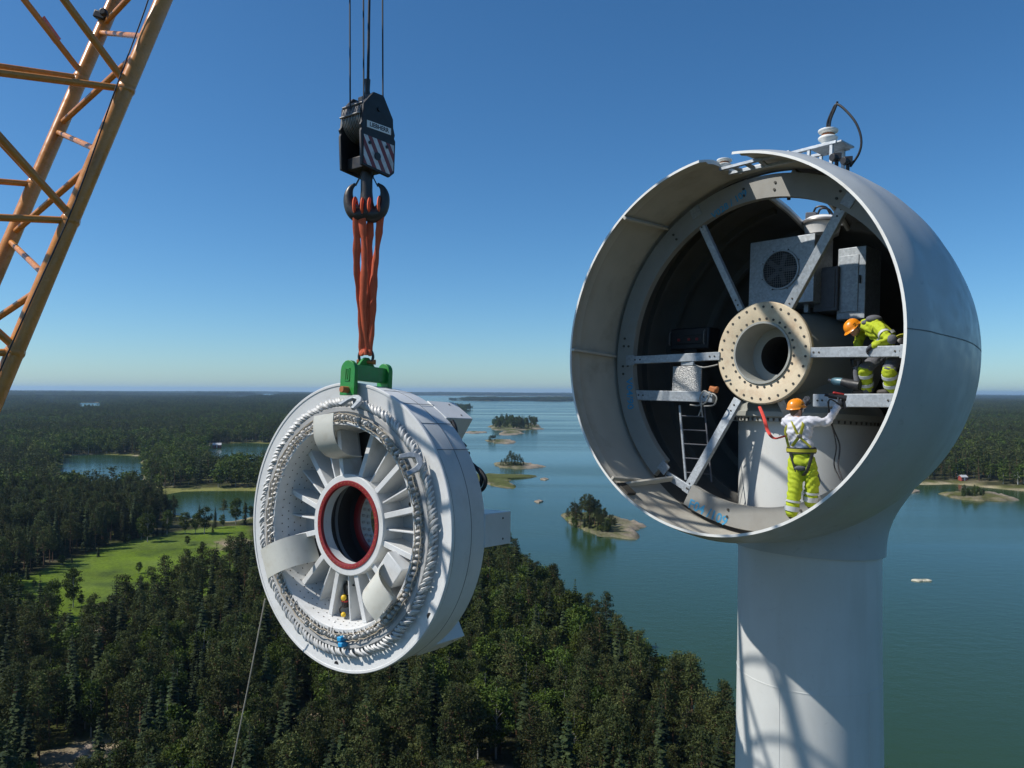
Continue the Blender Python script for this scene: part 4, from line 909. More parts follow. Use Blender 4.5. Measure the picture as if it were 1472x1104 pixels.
ly = [NF.px(1092, 585, 1.52), NF.px(1098, 600, 1.1), NF.px(1104, 620, .7), NF.px(1113, 630, .45), NF.px(1128, 627, .22)]
o0 = ly[-1]; mb = MB(); mb.tube(spline([NF.M.to_3x3() @ (p - o0) for p in ly], 6), .028, 8, flat=.5); o = mb.build('safety_lanyard', 'lany', None); o.location = NF.M @ o0; tag(o, 'red safety lanyard from the hub flange to the harness of the worker in white', 'lanyard')

# --- worker bending over the right arm
r2 = NF.M @ NF.px(1262, 567, 1.9); w2 = empty('person', Matrix.Translation(r2)); tag(w2, 'worker in lime and grey jacket bending over the steel arm', 'person')
def P(u, v, d): return (NF.M @ NF.px(u, v, d)) - r2
la, ra = P(1246, 560, 1.95), P(1282, 561, 1.75); lk, rk = P(1243, 530, 1.75), P(1278, 532, 1.55); lh, rh = P(1272, 508, 2.1), P(1290, 507, 1.9)
pel, wai, che, nek = P(1283, 503, 2.0), P(1274, 487, 1.98), P(1256, 470, 1.92), P(1241, 469, 1.88)
rs, ls = P(1264, 472, 1.68), P(1244, 466, 2.15); hd2 = P(1227, 472, 1.84)
re, rw = P(1279, 490, 1.52), P(1254, 497, 1.46); le, lw_ = P(1234, 492, 2.05), P(1233, 513, 1.75)
fw = (P(1200, 482, 1.55) - hd2); fw = Vector((fw.x, fw.y, fw.z)).normalized() + Vector((-.1, -.1, -.55)); sdv = Matrix((VR, VF, UP)).transposed()
hp_, q2, rot2 = head_prims(hd2, fw, UP + VR * -.3)
tx = (che - pel).normalized()
blob('body', hp_ + [('c', [nek, hd2], [.055, .06]), ('c', [pel, wai, che], [.13, .125, .135]), ('c', [che, nek], [.10, .06]), ('c', [ls, che, rs], [.06, .08, .06]), ('c', [lh, lk, la], [.075, .055, .04]), ('c', [rh, rk, ra], [.075, .055, .04]), ('c', [rs, re, rw], [.05, .04, .032]), ('c', [ls, le, lw_], [.05, .04, .032])], 'skin', w2, .011, 3)
face_bits(w2, q2, rot2)
blob('hair', [('e', hd2 + rot2 @ Vector((0, -.025, .01)), (.080, .085, .095), rot2), ('e', hd2 + rot2 @ Vector((0, -.06, -.05)), (.055, .035, .05), rot2)], 'hair', w2, .012, 2)
blob('trousers', [('c', [lh, lk, la], [.115, .10, .09]), ('c', [rh, rk, ra], [.115, .10, .09]), ('e', pel, (.18, .16, .15)), ('c', [pel, wai], [.14, .14])], 'grey', w2, .014, 3, wrinkle=.005, seed=2)
for a, k in ((la, lk), (ra, rk)):
    blob('trouser_leg', [('c', [a + (k - a) * .95, a + (k - a) * .1], [.106, .098])], 'vis', w2, .014, 2, wrinkle=.004, seed=6)
    band('reflective_band', a + (k - a) * .30, a - k, .106, .106, VR, .05, 'visg', w2); band('reflective_band', a + (k - a) * .72, a - k, .110, .110, VR, .05, 'visg', w2)
    blob('boot', [('c', [a - UP * .01, a - UP * .03 - VR * .08 - VF * .02, a - UP * .035 - VR * .17], [.055, .055, .045]), ('c', [a + UP * .05, a], [.06, .06])], 'boot', w2, .012, 2)
blob('jacket', [('c', [pel - tx * .02, wai, che], [.15, .155, .165]), ('c', [ls, che + UP * .03, rs], [.09, .11, .09]), ('c', [che, nek], [.13, .075]), ('c', [ls, le, lw_ - (lw_ - le).normalized() * .03], [.085, .07, .052]), ('c', [rs, re, rw - (rw - re).normalized() * .03], [.092, .076, .056])], 'vis', w2, .013, 2, wrinkle=.006, seed=4)
blob('shoulder_yoke', [('e', che + UP * .115 - VF * .06, (.13, .10, .07)), ('e', nek + UP * .05 - VF * .04 + VR * .06, (.10, .07, .05))], 'grey', w2, .012, 2)
blob('elbow_patch', [('e', re + VR * .03 + UP * .02 - VF * .03, (.075, .06, .075))], 'grey', w2, .012, 2)
band('reflective_band', rs + (re - rs) * .5, re - rs, .088, .088, VR, .045, 'visg', w2); band('reflective_band', wai + tx * .03, tx, .165, .165, VR, .05, 'visg', w2)
helmet(w2, hd2 + rot2 @ Vector((0, 0, .045)), fw, UP + VR * -.3)
hand(w2, rw, (rw - re) + UP * -.15, -UP + VR * -.2, -1, curl=.75); hand(w2, lw_, (lw_ - le), -VF, 1, curl=.8)
strap(w2, [nek + UP * .08 + VR * .08 - VF * .10, che + UP * .15 - VF * .10, wai + UP * .14 - VF * .08, pel + UP * .16], .024, 'strapd', up=(0, 0, 1))
bp = pel + VR * .10 + UP * .06 - VF * .16
blob('tool_bag', [('e', bp, (.12, .11, .14)), ('e', bp + UP * .08, (.09, .09, .06))], 'black', w2, .014, 2)
for k, r_ in ((0, .12), (1, .15)):
    mb = MB(); mb.tube([bp + Vector((0, -.06 - .02 * k, .03)) + VR * cos(a) * r_ + UP * sin(a) * r_ * .9 for a in np.linspace(0, 2 * pi, 21)], .012, 6, caps=False); mb.build('rope_coil', 'strap', w2)
# impact wrench hanging at the arm in his lower hand
ip = NF.M @ NF.px(1232, 540, 1.72); iw = empty('impact_wrench', Matrix.Translation(ip)); tag(iw, 'grey and black impact wrench below the hands of the bending worker', 'tool')
Q = lambda u, v, d=1.72: (NF.M @ NF.px(u, v, d)) - ip
mb = MB(); mb.tube([Q(1236, 554), Q(1222, 552), Q(1212, 549), Q(1204, 549)], [.075, .08, .065, .05], 14); mb.build('motor_body', 'black', iw)
mb = MB(); mb.tube([Q(1212, 549), Q(1206, 548.5), Q(1200, 548), Q(1196, 547)], [.062, .064, .06, .04], 14); mb.build('gear_head', 'teal', iw); mb = MB(); mb.cyl(Q(1197, 547), Q(1191, 546), .025, seg=10); mb.build('drive_square', 'sheave', iw)
mb = MB(); mb.tube([Q(1232, 550), Q(1230, 536), Q(1232, 520), Q(1234, 512)], [.045, .04, .05, .04], 12); mb.build('grip', 'grey', iw)
mb = MB(); mb.box(Q(1231, 521), (.16, .10, .13)); mb.build('battery', 'blacksteel', iw, bevel=.02)
# ------------------------------------------------------------------ land and water
def vnoise(x, y, seed=0):
    xi = np.floor(x).astype(np.int64); yi = np.floor(y).astype(np.int64); fx = x - xi; fy = y - yi
    fx = fx * fx * (3 - 2 * fx); fy = fy * fy * (3 - 2 * fy)
    def h(a, b):
        n = (a * 374761393 + b * 668265263 + seed * 974711) & 0x7fffffff; n = ((n ^ (n >> 13)) * 1274126177) & 0x7fffffff
        return ((n ^ (n >> 16)) & 0xffff) / 65535.0
    return (h(xi, yi) * (1 - fx) + h(xi + 1, yi) * fx) * (1 - fy) + (h(xi, yi + 1) * (1 - fx) + h(xi + 1, yi + 1) * fx) * fy
def fbm(x, y, s, seed=0, o=4):
    t = 0; a = .5; f = 1.0 / s
    for k in range(o): t = t + a * vnoise(x * f + 17.3 * k, y * f - 9.1 * k, seed + k); a *= .5; f *= 2.03
    return t / (1 - .5 ** o)
def sdist(x, y, poly):                                   # positive inside
    P = np.array(poly, float); Q = np.roll(P, -1, 0); d2 = np.full(x.shape, 1e18); ins = np.zeros(x.shape, bool)
    for (x0, y0), (x1, y1) in zip(P, Q):
        ex, ey = x1 - x0, y1 - y0; t = np.clip(((x - x0) * ex + (y - y0) * ey) / (ex * ex + ey * ey + 1e-12), 0, 1)
        d2 = np.minimum(d2, (x - x0 - t * ex) ** 2 + (y - y0 - t * ey) ** 2)
        c = ((y0 <= y) & (y1 > y)) | ((y1 <= y) & (y0 > y))
        with np.errstate(divide='ignore', invalid='ignore'): xc = x0 + (y - y0) / (y1 - y0) * ex
        ins ^= c & (x < xc)
    return np.where(ins, 1, -1) * np.sqrt(d2)
def G(u, v, z=0): p = gp(u, v, z); return (p.x, p.y)
def PD_(u, D): r = ray(u, 560); return (r.x / r.y * D, D)
main_poly = [(-3000, -3000), (300, -3000), (220, -400), (110, -40), (70, 40), (57, 88), (45, 118), (33, 156), (20, 205), (5, 260), (-9, 296), (-34, 400), (-27, 505), (-48, 565), (-95, 900), (-165, 1600),
             (-158, 2520), (-215, 2650), (-420, 3000), (-900, 4600), (-1500, 6500), (-2600, 13500), (-9000, 14500), (-26000, 12000), (-28000, -3000)]
right_poly = [PD_(1312, 512), PD_(1335, 508), PD_(1372, 512), PD_(1400, 500), PD_(1440, 486), PD_(1480, 474), (600, 430), (1500, 300), (26000, 200), (26000, 24000), (3000, 26000), (1400, 9000), (900, 5200), (640, 4300), (520, 2200), (330, 900)]
far_poly = [(-330, 4800), (-150, 4600), (60, 4720), (230, 4560), (420, 4800), (700, 4550), (1500, 4700), (1600, 5350), (700, 5150), (300, 5300), (-100, 5100), (-400, 5250)]
far_back = [(-2600, 9200), (-600, 9500), (300, 9100), (1200, 9700), (3000, 9300), (4000, 15000), (-3000, 15000)]
def hole_px(u0, u1, vfar, vb, near=None):
    Df = gp((u0 + u1) / 2, vfar).y; Db = gp((u0 + u1) / 2, vb).y; Dn = near or Db * .74
    return [PD_(u0, Dn), PD_((u0 + u1) / 2, Dn * .97), PD_(u1, Dn), PD_(u1 + 2, (Dn + Df) / 2), PD_(u1 - 4, Df), PD_((u0 + u1) / 2, Df * 1.03), PD_(u0 + 4, Df), PD_(u0 - 2, (Dn + Df) / 2)]
ponds = [hole_px(88, 208, 656, 684, 440), hole_px(300, 420, 639, 656, 570), [G(237, 712), G(262, 707), G(300, 706), G(366, 706), G(420, 712), G(420, 735), G(362, 742), G(330, 748), G(285, 746), G(250, 738), G(236, 724)]]
slivers = [hole_px(-30, 14, 583, 590), hole_px(64, 86, 576, 580), hole_px(104, 156, 579, 584), hole_px(368, 402, 566.5, 570.5), hole_px(330, 350, 571, 573)]
meadow = [G(22, 836, 3), G(70, 815, 3), G(115, 799, 3), G(185, 774, 3), G(232, 763, 3), G(300, 756, 3), G(347, 752, 3), G(352, 776, 3), G(325, 838, 3), G(268, 862, 3), G(215, 885, 3), G(150, 918, 3), G(98, 945, 3), G(25, 925, 3), G(16, 870, 3)]
rocky = [(*G(122, 1052, 6), 5.5), (*G(95, 1096, 6), 5), (*G(140, 893, 4), 5), (*G(440, 1008, 6), 4), (*G(716, 1090, 7), 5), (*G(350, 778, 3), 11), (*G(345, 880, 3), 4)]
def land_sd(x, y):
    D = np.hypot(x, y); w = np.clip(D * .012, 2.5, 70)
    s = np.maximum(np.maximum(sdist(x, y, main_poly), sdist(x, y, right_poly)), sdist(x, y, far_poly)); s = np.maximum(s, sdist(x, y, far_back))
    s = s + (fbm(x, y, 60, 3) - .5) * w * 2.2 + (fbm(x, y, 400, 5) - .5) * np.clip((D - 1500) * .12, 0, 420)
    s = np.where(D > 5600, np.minimum(s, (fbm(x, y, 5200, 177, 3) - .44) * 9000 + (fbm(x, y, 500, 178) - .5) * 500), s)
    for p in ponds: s = np.minimum(s, -sdist(x, y, p) + (fbm(x, y, 25, 9) - .5) * 8)
    for p in slivers: s = np.minimum(s, -sdist(x, y, p) + (fbm(x, y, 120, 9) - .5) * 40)
    return s
clearing = [G(225, 768, 2), G(232, 748, 1), G(262, 742, 1), G(330, 750, 1), G(375, 742, 1), G(380, 790, 2), G(330, 835, 3), G(250, 800, 3)]
reeds = [G(215, 715), G(205, 705), G(300, 703), G(385, 703), G(385, 709), G(300, 710), G(262, 710), G(236, 713)]
def meadow_sd(x, y): return sdist(x, y, meadow) + (fbm(x, y, 18, 21) - .5) * 9
def height(x, y, s=None, m=None):
    s = land_sd(x, y) if s is None else s; m = meadow_sd(x, y) if m is None else m
    k = np.clip(s / 70, 0, 1); k = k * k * (3 - 2 * k); D = np.hypot(x, y)
    hill = 7 * (fbm(x, y, 170, 31) - .28) + 2.2 * (fbm(x, y, 28, 33) - .5) + 4.5 * np.exp(-((x - 5) ** 2 + (y - 14) ** 2) / 90.0 ** 2)
    hill = hill + np.clip((D - 1500) / 5000, 0, 1) * 34 * np.clip(fbm(x, y, 1100, 41) - .32, 0, 1)
    h = np.minimum(s * .10, 1.6) + np.maximum(hill, 0) * k; h = np.where(s < 0, np.maximum(s * .12, -2.5), h)
    mm = np.clip((m + 6) / 14, 0, 1); return np.where(s > 0, h * (1 - mm) + (1.8 + .6 * fbm(x, y, 40, 8)) * mm, h)
rad = np.concatenate([np.linspace(2, 40, 12), np.geomspace(44, 1500, 300), np.geomspace(1530, 28000, 90)])
az = np.radians(np.concatenate([np.linspace(-180, -44, 40, endpoint=False), np.linspace(-44, 44, 470), np.linspace(44, 180, 40, endpoint=False)[1:]]))
RR, AA = np.meshgrid(rad, az, indexing='ij'); X = RR * np.sin(AA); Y = RR * np.cos(AA)
S = land_sd(X, Y); ME = meadow_sd(X, Y); Z = height(X, Y, S, ME)
nr, na = X.shape; idx = np.arange(nr * na).reshape(nr, na)
quad = np.stack([idx[:-1, :], np.roll(idx, -1, 1)[:-1, :], np.roll(idx, -1, 1)[1:, :], idx[1:, :]], -1).reshape(-1, 4)
zq = S.ravel()[quad]; keep = (zq.max(1) > -45); quad = quad[keep]
used = np.unique(quad); remap = -np.ones(nr * na, int); remap[used] = np.arange(len(used)); quad = remap[quad]
V = np.stack([X.ravel(), Y.ravel(), Z.ravel()], -1)[used]
me = bpy.data.meshes.new('ground'); me.vertices.add(len(V)); me.vertices.foreach_set('co', V.ravel())
me.loops.add(quad.size); me.polygons.add(len(quad)); me.loops.foreach_set('vertex_index', quad[:, ::-1].ravel()); me.polygons.foreach_set('loop_start', np.arange(0, quad.size, 4)); me.update(calc_edges=True); me.shade_smooth()
s_ = S.ravel()[used]; m_ = ME.ravel()[used]; x_ = V[:, 0]; y_ = V[:, 1]
c = np.zeros((len(V), 4)); c[:, 3] = 1
def lay(col, a):
    a = np.clip(a, 0, 1)[:, None]; c[:, :3] = c[:, :3] * (1 - a) + np.array(col) * a
c[:, :3] = (.040, .040, .018); lay((.075, .085, .022), (fbm(x_, y_, 14, 51) - .5) * 4); lay((.14, .12, .075), (fbm(x_, y_, 9, 57) - .62) * 6)
lay((.14, .145, .045), np.clip(1 - np.abs(s_ - 3) / 7, 0, 1) * 1.2 * (y_ > 240)); lay((.36, .31, .24), np.clip((fbm(x_, y_, 30, 61) - .52) * 8, 0, 1) * np.clip(1 - np.abs(s_ - 1) / 6, 0, 1))
lay((.098, .150, .012), (m_ + 3) / 4); lay((.10, .14, .026), np.clip((fbm(x_, y_, 16, 71) - .5) * 5, 0, 1) * (m_ > 0) * .8); lay((.045, .07, .02), np.clip((fbm(x_, y_, 7, 73) - .56) * 6, 0, 1) * (m_ > 0) * .7); lay((.17, .17, .055), (sdist(x_, y_, reeds) + 2) / 3)
for rx, ry, rr in rocky: lay((.27, .215, .15), (1.2 - np.hypot(x_ - rx, y_ - ry) / rr + (fbm(x_, y_, 3, 77) - .5) * 1.5) * 2)
lay((.36, .30, .20), np.clip(1 - np.abs(s_ - 2.5) / 4.5, 0, 1) * (x_ > 262) * (y_ < 560) * 1.3)
ca = me.color_attributes.new('cover', 'FLOAT_COLOR', 'POINT'); ca.data.foreach_set('color', c.ravel())
def cover_mat(name):
    m, nt, b = newmat(name); at_ = nt.nodes.new('ShaderNodeVertexColor'); at_.layer_name = 'cover'
    f0 = noise(nt, .055, 6, .65); f1 = noise(nt, .9, 8, .7); av = nt.nodes.new('ShaderNodeMath'); av.operation = 'MULTIPLY_ADD'; av.inputs[1].default_value = .5; nt.links.new(f0, av.inputs[0]); hv_ = nt.nodes.new('ShaderNodeMath'); hv_.operation = 'MULTIPLY'; hv_.inputs[1].default_value = .5; nt.links.new(f1, hv_.inputs[0]); nt.links.new(hv_.outputs[0], av.inputs[2]); f = av.outputs[0]; k = ramp(nt, f, [(.34, (.42, .44, .42)), (.66, (1.5, 1.5, 1.4))]); cc = mixc(nt, 1.0, at_.outputs[0], k, 'MULTIPLY')
    nt.links.new(cc, b.inputs['Base Color']); b.inputs['Roughness'].default_value = .95; b.inputs['Specular IOR Level'].default_value = .1; bump(nt, b, noise(nt, 1.7, 6, .7), .6, .4); return m
M['cover_land'] = cover_mat('land_cover'); me.materials.append(M['cover_land'])
ground = link('ground', me); tag(ground, kind='structure')
# water
m, nt, b = newmat('water'); b.inputs['Base Color'].default_value = (.010, .040, .034, 1); b.inputs['IOR'].default_value = 1.33
n1 = noise(nt, .22, 5, .6, stretch=(1, 1.6, 1)); n2 = noise(nt, .03, 3, .5, stretch=(.35, 1.4, 1)); n3 = noise(nt, 1.4, 3, .5)
big = noise(nt, .006, 4, .55, stretch=(.25, 1.3, 1), dist=.6)
rr = ramp(nt, big, [(.36, (.10,) * 3), (.64, (.22,) * 3)]); nt.links.new(rr, b.inputs['Roughness'])
ad = nt.nodes.new('ShaderNodeMath'); ad.operation = 'MULTIPLY_ADD'; ad.inputs[1].default_value = .35; nt.links.new(n3, ad.inputs[0]); nt.links.new(n1, ad.inputs[2]); bump(nt, b, ad.outputs[0], .16, .5); bn_ = [n for n in nt.nodes if n.type == 'BUMP'][0]; sr_ = ramp(nt, big, [(.38, (.05,) * 3), (.62, (.24,) * 3)]); nt.links.new(sr_, bn_.inputs['Strength'])
cc = ramp(nt, noise(nt, .004, 3, .5), [(.35, (.026, .054, .014)), (.65, (.020, .047, .018))]); nt.links.new(cc, b.inputs['Base Color']); M['water'] = m
mb = MB(); wn_ = 96; rw_ = [0, 200, 1000, 5000, 29500]; mb.lathe([(r, 0) for r in rw_], wn_, 'Z'); water = mb.build('water', 'water', None, recalc=False); tag(water, kind='structure')
if water.data.polygons[len(water.data.polygons) // 2].normal.z < 0: water.data.flip_normals()
# islands
def island(name, outline, hmax, rocky_side=None, seed=0, green=(.075, .085, .03), rock=(.25, .205, .165), rock_amt=.5):
    P = np.array([G(u, v) for u, v in outline]); cx, cy = P.mean(0); th = np.linspace(0, 2 * pi, 72, endpoint=False); Rb = np.zeros(72)
    for k, t in enumerate(th):
        d = np.array([cos(t), sin(t)]); best = 1.0
        for a, b2 in zip(P, np.roll(P, -1, 0)):
            e = b2 - a; den = d[0] * e[1] - d[1] * e[0]
            if abs(den) < 1e-9: continue
            w = a - np.array([cx, cy]); t1 = (w[0] * e[1] - w[1] * e[0]) / den; t2 = (w[0] * d[1] - w[1] * d[0]) / den
            if t1 > 0 and -1e-6 <= t2 <= 1 + 1e-6: best = max(best, t1)
        Rb[k] = best
    Rb = (np.roll(Rb, 1) + 2 * Rb + np.roll(Rb, -1)) / 4; Rb = Rb * (.76 + .50 * fbm(np.cos(th) * 4.3 + seed, np.sin(th) * 4.3, 1.0, seed)); vs = [(0, 0, hmax)]; cols = []; NRG = 14; xs = []; 
    for j in range(1, NRG + 1):
        rho = j / NRG
        for k, t in enumerate(th): r = Rb[k] * rho * 1.06; xs.append((r * cos(t), r * sin(t), rho))
    xs = np.array(xs); n_ = fbm(xs[:, 0] + cx, xs[:, 1] + cy, max(3, Rb.mean() * .35), seed) - .5
    z = hmax * np.clip(1 - xs[:, 2] ** 2.2, 0, 1) ** .7 * (1 + n_ * 1.2) + n_ * .9 * (1 - xs[:, 2]) + np.clip(fbm(xs[:, 0] - cx, xs[:, 1] + cy, max(1.5, Rb.mean() * .12), seed + 9) - .5, 0, 1) * 2.6 * np.clip(xs[:, 2] * 2 - .6, 0, 1) * min(1, Rb.mean() / 14) + .25 - .9 * np.clip((xs[:, 2] - .9) / .1, 0, 1); 
    vs += [(a, b2, c2) for (a, b2, _), c2 in zip(xs, z)]; fs = [(0, 1 + k, 1 + (k + 1) % 72) for k in range(72)]
    for j in range(NRG - 1):
        for k in range(72): a = 1 + j * 72 + k; b2 = 1 + j * 72 + (k + 1) % 72; fs.append((a, a + 72, b2 + 72, b2))
    m2 = bpy.data.meshes.new(name); m2.from_pydata(vs, [], fs); A = np.array(vs); cl = np.ones((len(vs), 4)); rho = np.concatenate([[0], xs[:, 2]]); nn = fbm(A[:, 0] + cx, A[:, 1] + cy, max(2, Rb.mean() * .18), seed + 3)
    f = np.clip((rho - (1 - rock_amt)) * 3 + (nn - .5) * 5, 0, 1)
    if rocky_side is not None: f = np.clip(f * .5 + np.clip(A[:, 0] / Rb.max() * 2.2 - rocky_side, 0, 1) * (.5 + nn), 0, 1)
    cl[:, :3] = np.array(green) * (1 - f[:, None]) + np.array(rock) * f[:, None]; ca = m2.color_attributes.new('cover', 'FLOAT_COLOR', 'POINT'); ca.data.foreach_set('color', cl.ravel())
    m2.materials.append(M['cover_land']); m2.shade_smooth(); o = link(name, m2); o.location = (cx, cy, 0); tag(o, kind='structure'); 
    def hz(x, y):
        q = A - np.array([x - cx, y - cy, 0]); return A[np.argmin(q[:, 0] ** 2 + q[:, 1] ** 2), 2]
    return hz
hA = island('island', [(806, 741), (818, 750), (840, 762), (868, 771), (900, 774), (931, 771), (908, 765), (926, 757), (905, 750), (880, 745), (840, 739), (815, 737)], 1.7, .0, 3, green=(.075, .085, .028), rock_amt=.3)
hB = island('island', [(705, 614), (716, 618), (740, 619), (760, 618), (778, 616), (770, 611), (745, 607), (718, 608)], 3, None, 5, rock_amt=.25)
island('island', [(716, 624), (730, 626), (752, 623), (745, 619.5), (725, 620)], 1, None, 8, rock_amt=.6)
hC = island('island', [(698, 633.5), (712, 637), (730, 638), (743, 636), (733, 632.5), (712, 631.5)], 1.0, -.2, 11)
hD = island('island', [(709, 668), (720, 672), (742, 674), (765, 673), (783, 671), (765, 668), (740, 665), (718, 665)], 1.5, .1, 14)
island('reed_bank', [(640, 680), (690, 681), (735, 681), (765, 684), (768, 687), (735, 688), (728, 694), (742, 699), (725, 702), (708, 699), (690, 692), (640, 694)], .5, None, 17, green=(.08, .09, .026), rock_amt=.12)
island('island', [(768, 721), (775, 723), (781, 721), (775, 719)], .6, None, 19, rock_amt=1); island('island', [(776, 689), (784, 690.5), (789, 689), (783, 687.5)], .5, None, 20, rock_amt=1)
island('island', [(664, 621.5), (680, 623.5), (700, 621.5), (682, 620)], .8, None, 23, rock_amt=1)
hE = island('island', [(1351, 710), (1365, 715), (1390, 719), (1425, 721), (1457, 719), (1448, 714), (1430, 710), (1405, 708), (1370, 708)], 1.5, .55, 26, green=(.085, .085, .03), rock_amt=.3)
island('island', [(1305, 707), (1313, 708.5), (1323, 707), (1316, 704)], .8, None, 29, rock_amt=1); island('island', [(1309, 834), (1320, 836), (1342, 835.5), (1336, 833.8), (1318, 833.4)], .12, None, 31, rock=(.50, .46, .38), rock_amt=1)

# ------------------------------------------------------------------ trees
def leafmat(name, c0, c1, c2):
    m, nt, b = newmat(name); oi = nt.nodes.new('ShaderNodeObjectInfo'); gi = nt.nodes.new('ShaderNodeNewGeometry')
    k = ramp(nt, gi.outputs['Random Per Island'], [(0, c0), (.5, c1), (1, c2)]); hv = nt.nodes.new('ShaderNodeHueSaturation'); nt.links.new(k, hv.inputs['Color'])
    v = nt.nodes.new('ShaderNodeMapRange'); v.inputs[3].default_value = .6; v.inputs[4].default_value = 1.45; nt.links.new(oi.outputs['Random'], v.inputs[0]); nt.links.new(v.outputs[0], hv.inputs['Value'])
    v2 = nt.nodes.new('ShaderNodeMapRange'); v2.inputs[3].default_value = .485; v2.inputs[4].default_value = .515; mm = nt.nodes.new('ShaderNodeMath'); mm.operation = 'FRACT'; m3 = nt.nodes.new('ShaderNodeMath'); m3.operation = 'MULTIPLY'; m3.inputs[1].default_value = 7.3
    nt.links.new(oi.outputs['Random'], m3.inputs[0]); nt.links.new(m3.outputs[0], mm.inputs[0]); nt.links.new(mm.outputs[0], v2.inputs[0]); nt.links.new(v2.outputs[0], hv.inputs['Hue'])
    nt.links.new(hv.outputs[0], b.inputs['Base Color']); b.inputs['Roughness'].default_value = .75; b.inputs['Specular IOR Level'].default_value = .15
    tr_ = nt.nodes.new('ShaderNodeBsdfTranslucent'); nt.links.new(hv.outputs[0], tr_.inputs[0]); mx = nt.nodes.new('ShaderNodeMixShader'); mx.inputs[0].default_value = .22
    out = nt.nodes['Material Output']; nt.links.new(b.outputs[0], mx.inputs[1]); nt.links.new(tr_.outputs[0], mx.inputs[2]); nt.links.new(mx.outputs[0], out.inputs[0]); return m
M['pine'] = leafmat('pine_needles', (.032, .045, .014), (.056, .070, .021), (.092, .104, .033)); M['spruce'] = leafmat('spruce_needles', (.020, .034, .014), (.034, .052, .019), (.054, .072, .025)); M['birch'] = leafmat('broad_leaves', (.036, .060, .010), (.060, .090, .014), (.090, .122, .020))
M['barkp'] = painted('pine_bark', (.16, .085, .045), .9, .3); M['barkd'] = painted('spruce_bark', (.07, .055, .045), .9, .3); M['barkb'] = painted('birch_bark', (.36, .35, .32), .8, .3)
def rq(rng):
    q = rng.normal(size=4); q /= np.linalg.norm(q); w, x, y, z = q
    return np.array([[1 - 2 * (y * y + z * z), 2 * (x * y - z * w), 2 * (x * z + y * w)], [2 * (x * y + z * w), 1 - 2 * (x * x + z * z), 2 * (y * z - x * w)], [2 * (x * z - y * w), 2 * (y * z + x * w), 1 - 2 * (x * x + y * y)]])
def leafquads(rng, centers, sizes, per, spread, asp=.6, flat=1.0, ls=1.0):
    vs, fs = [], []
    for c, s in zip(centers, sizes):
        for k in range(per):
            o = rng.normal(size=3) * spread * s; o[2] *= flat; Rm = rq(rng); L = s * ls * rng.uniform(.19, .36); W = L * asp * rng.uniform(.7, 1.2)
            q = np.array([[-L, -W * .5, 0], [0, -W, .12 * L], [L, -W * .2, 0], [.8 * L, W * .6, -.1 * L], [-.3 * L, W, 0]]) @ Rm.T + c + o; b = len(vs); vs += [tuple(p) for p in q]; fs.append((b, b + 1, b + 2, b + 3, b + 4))
    return vs, fs
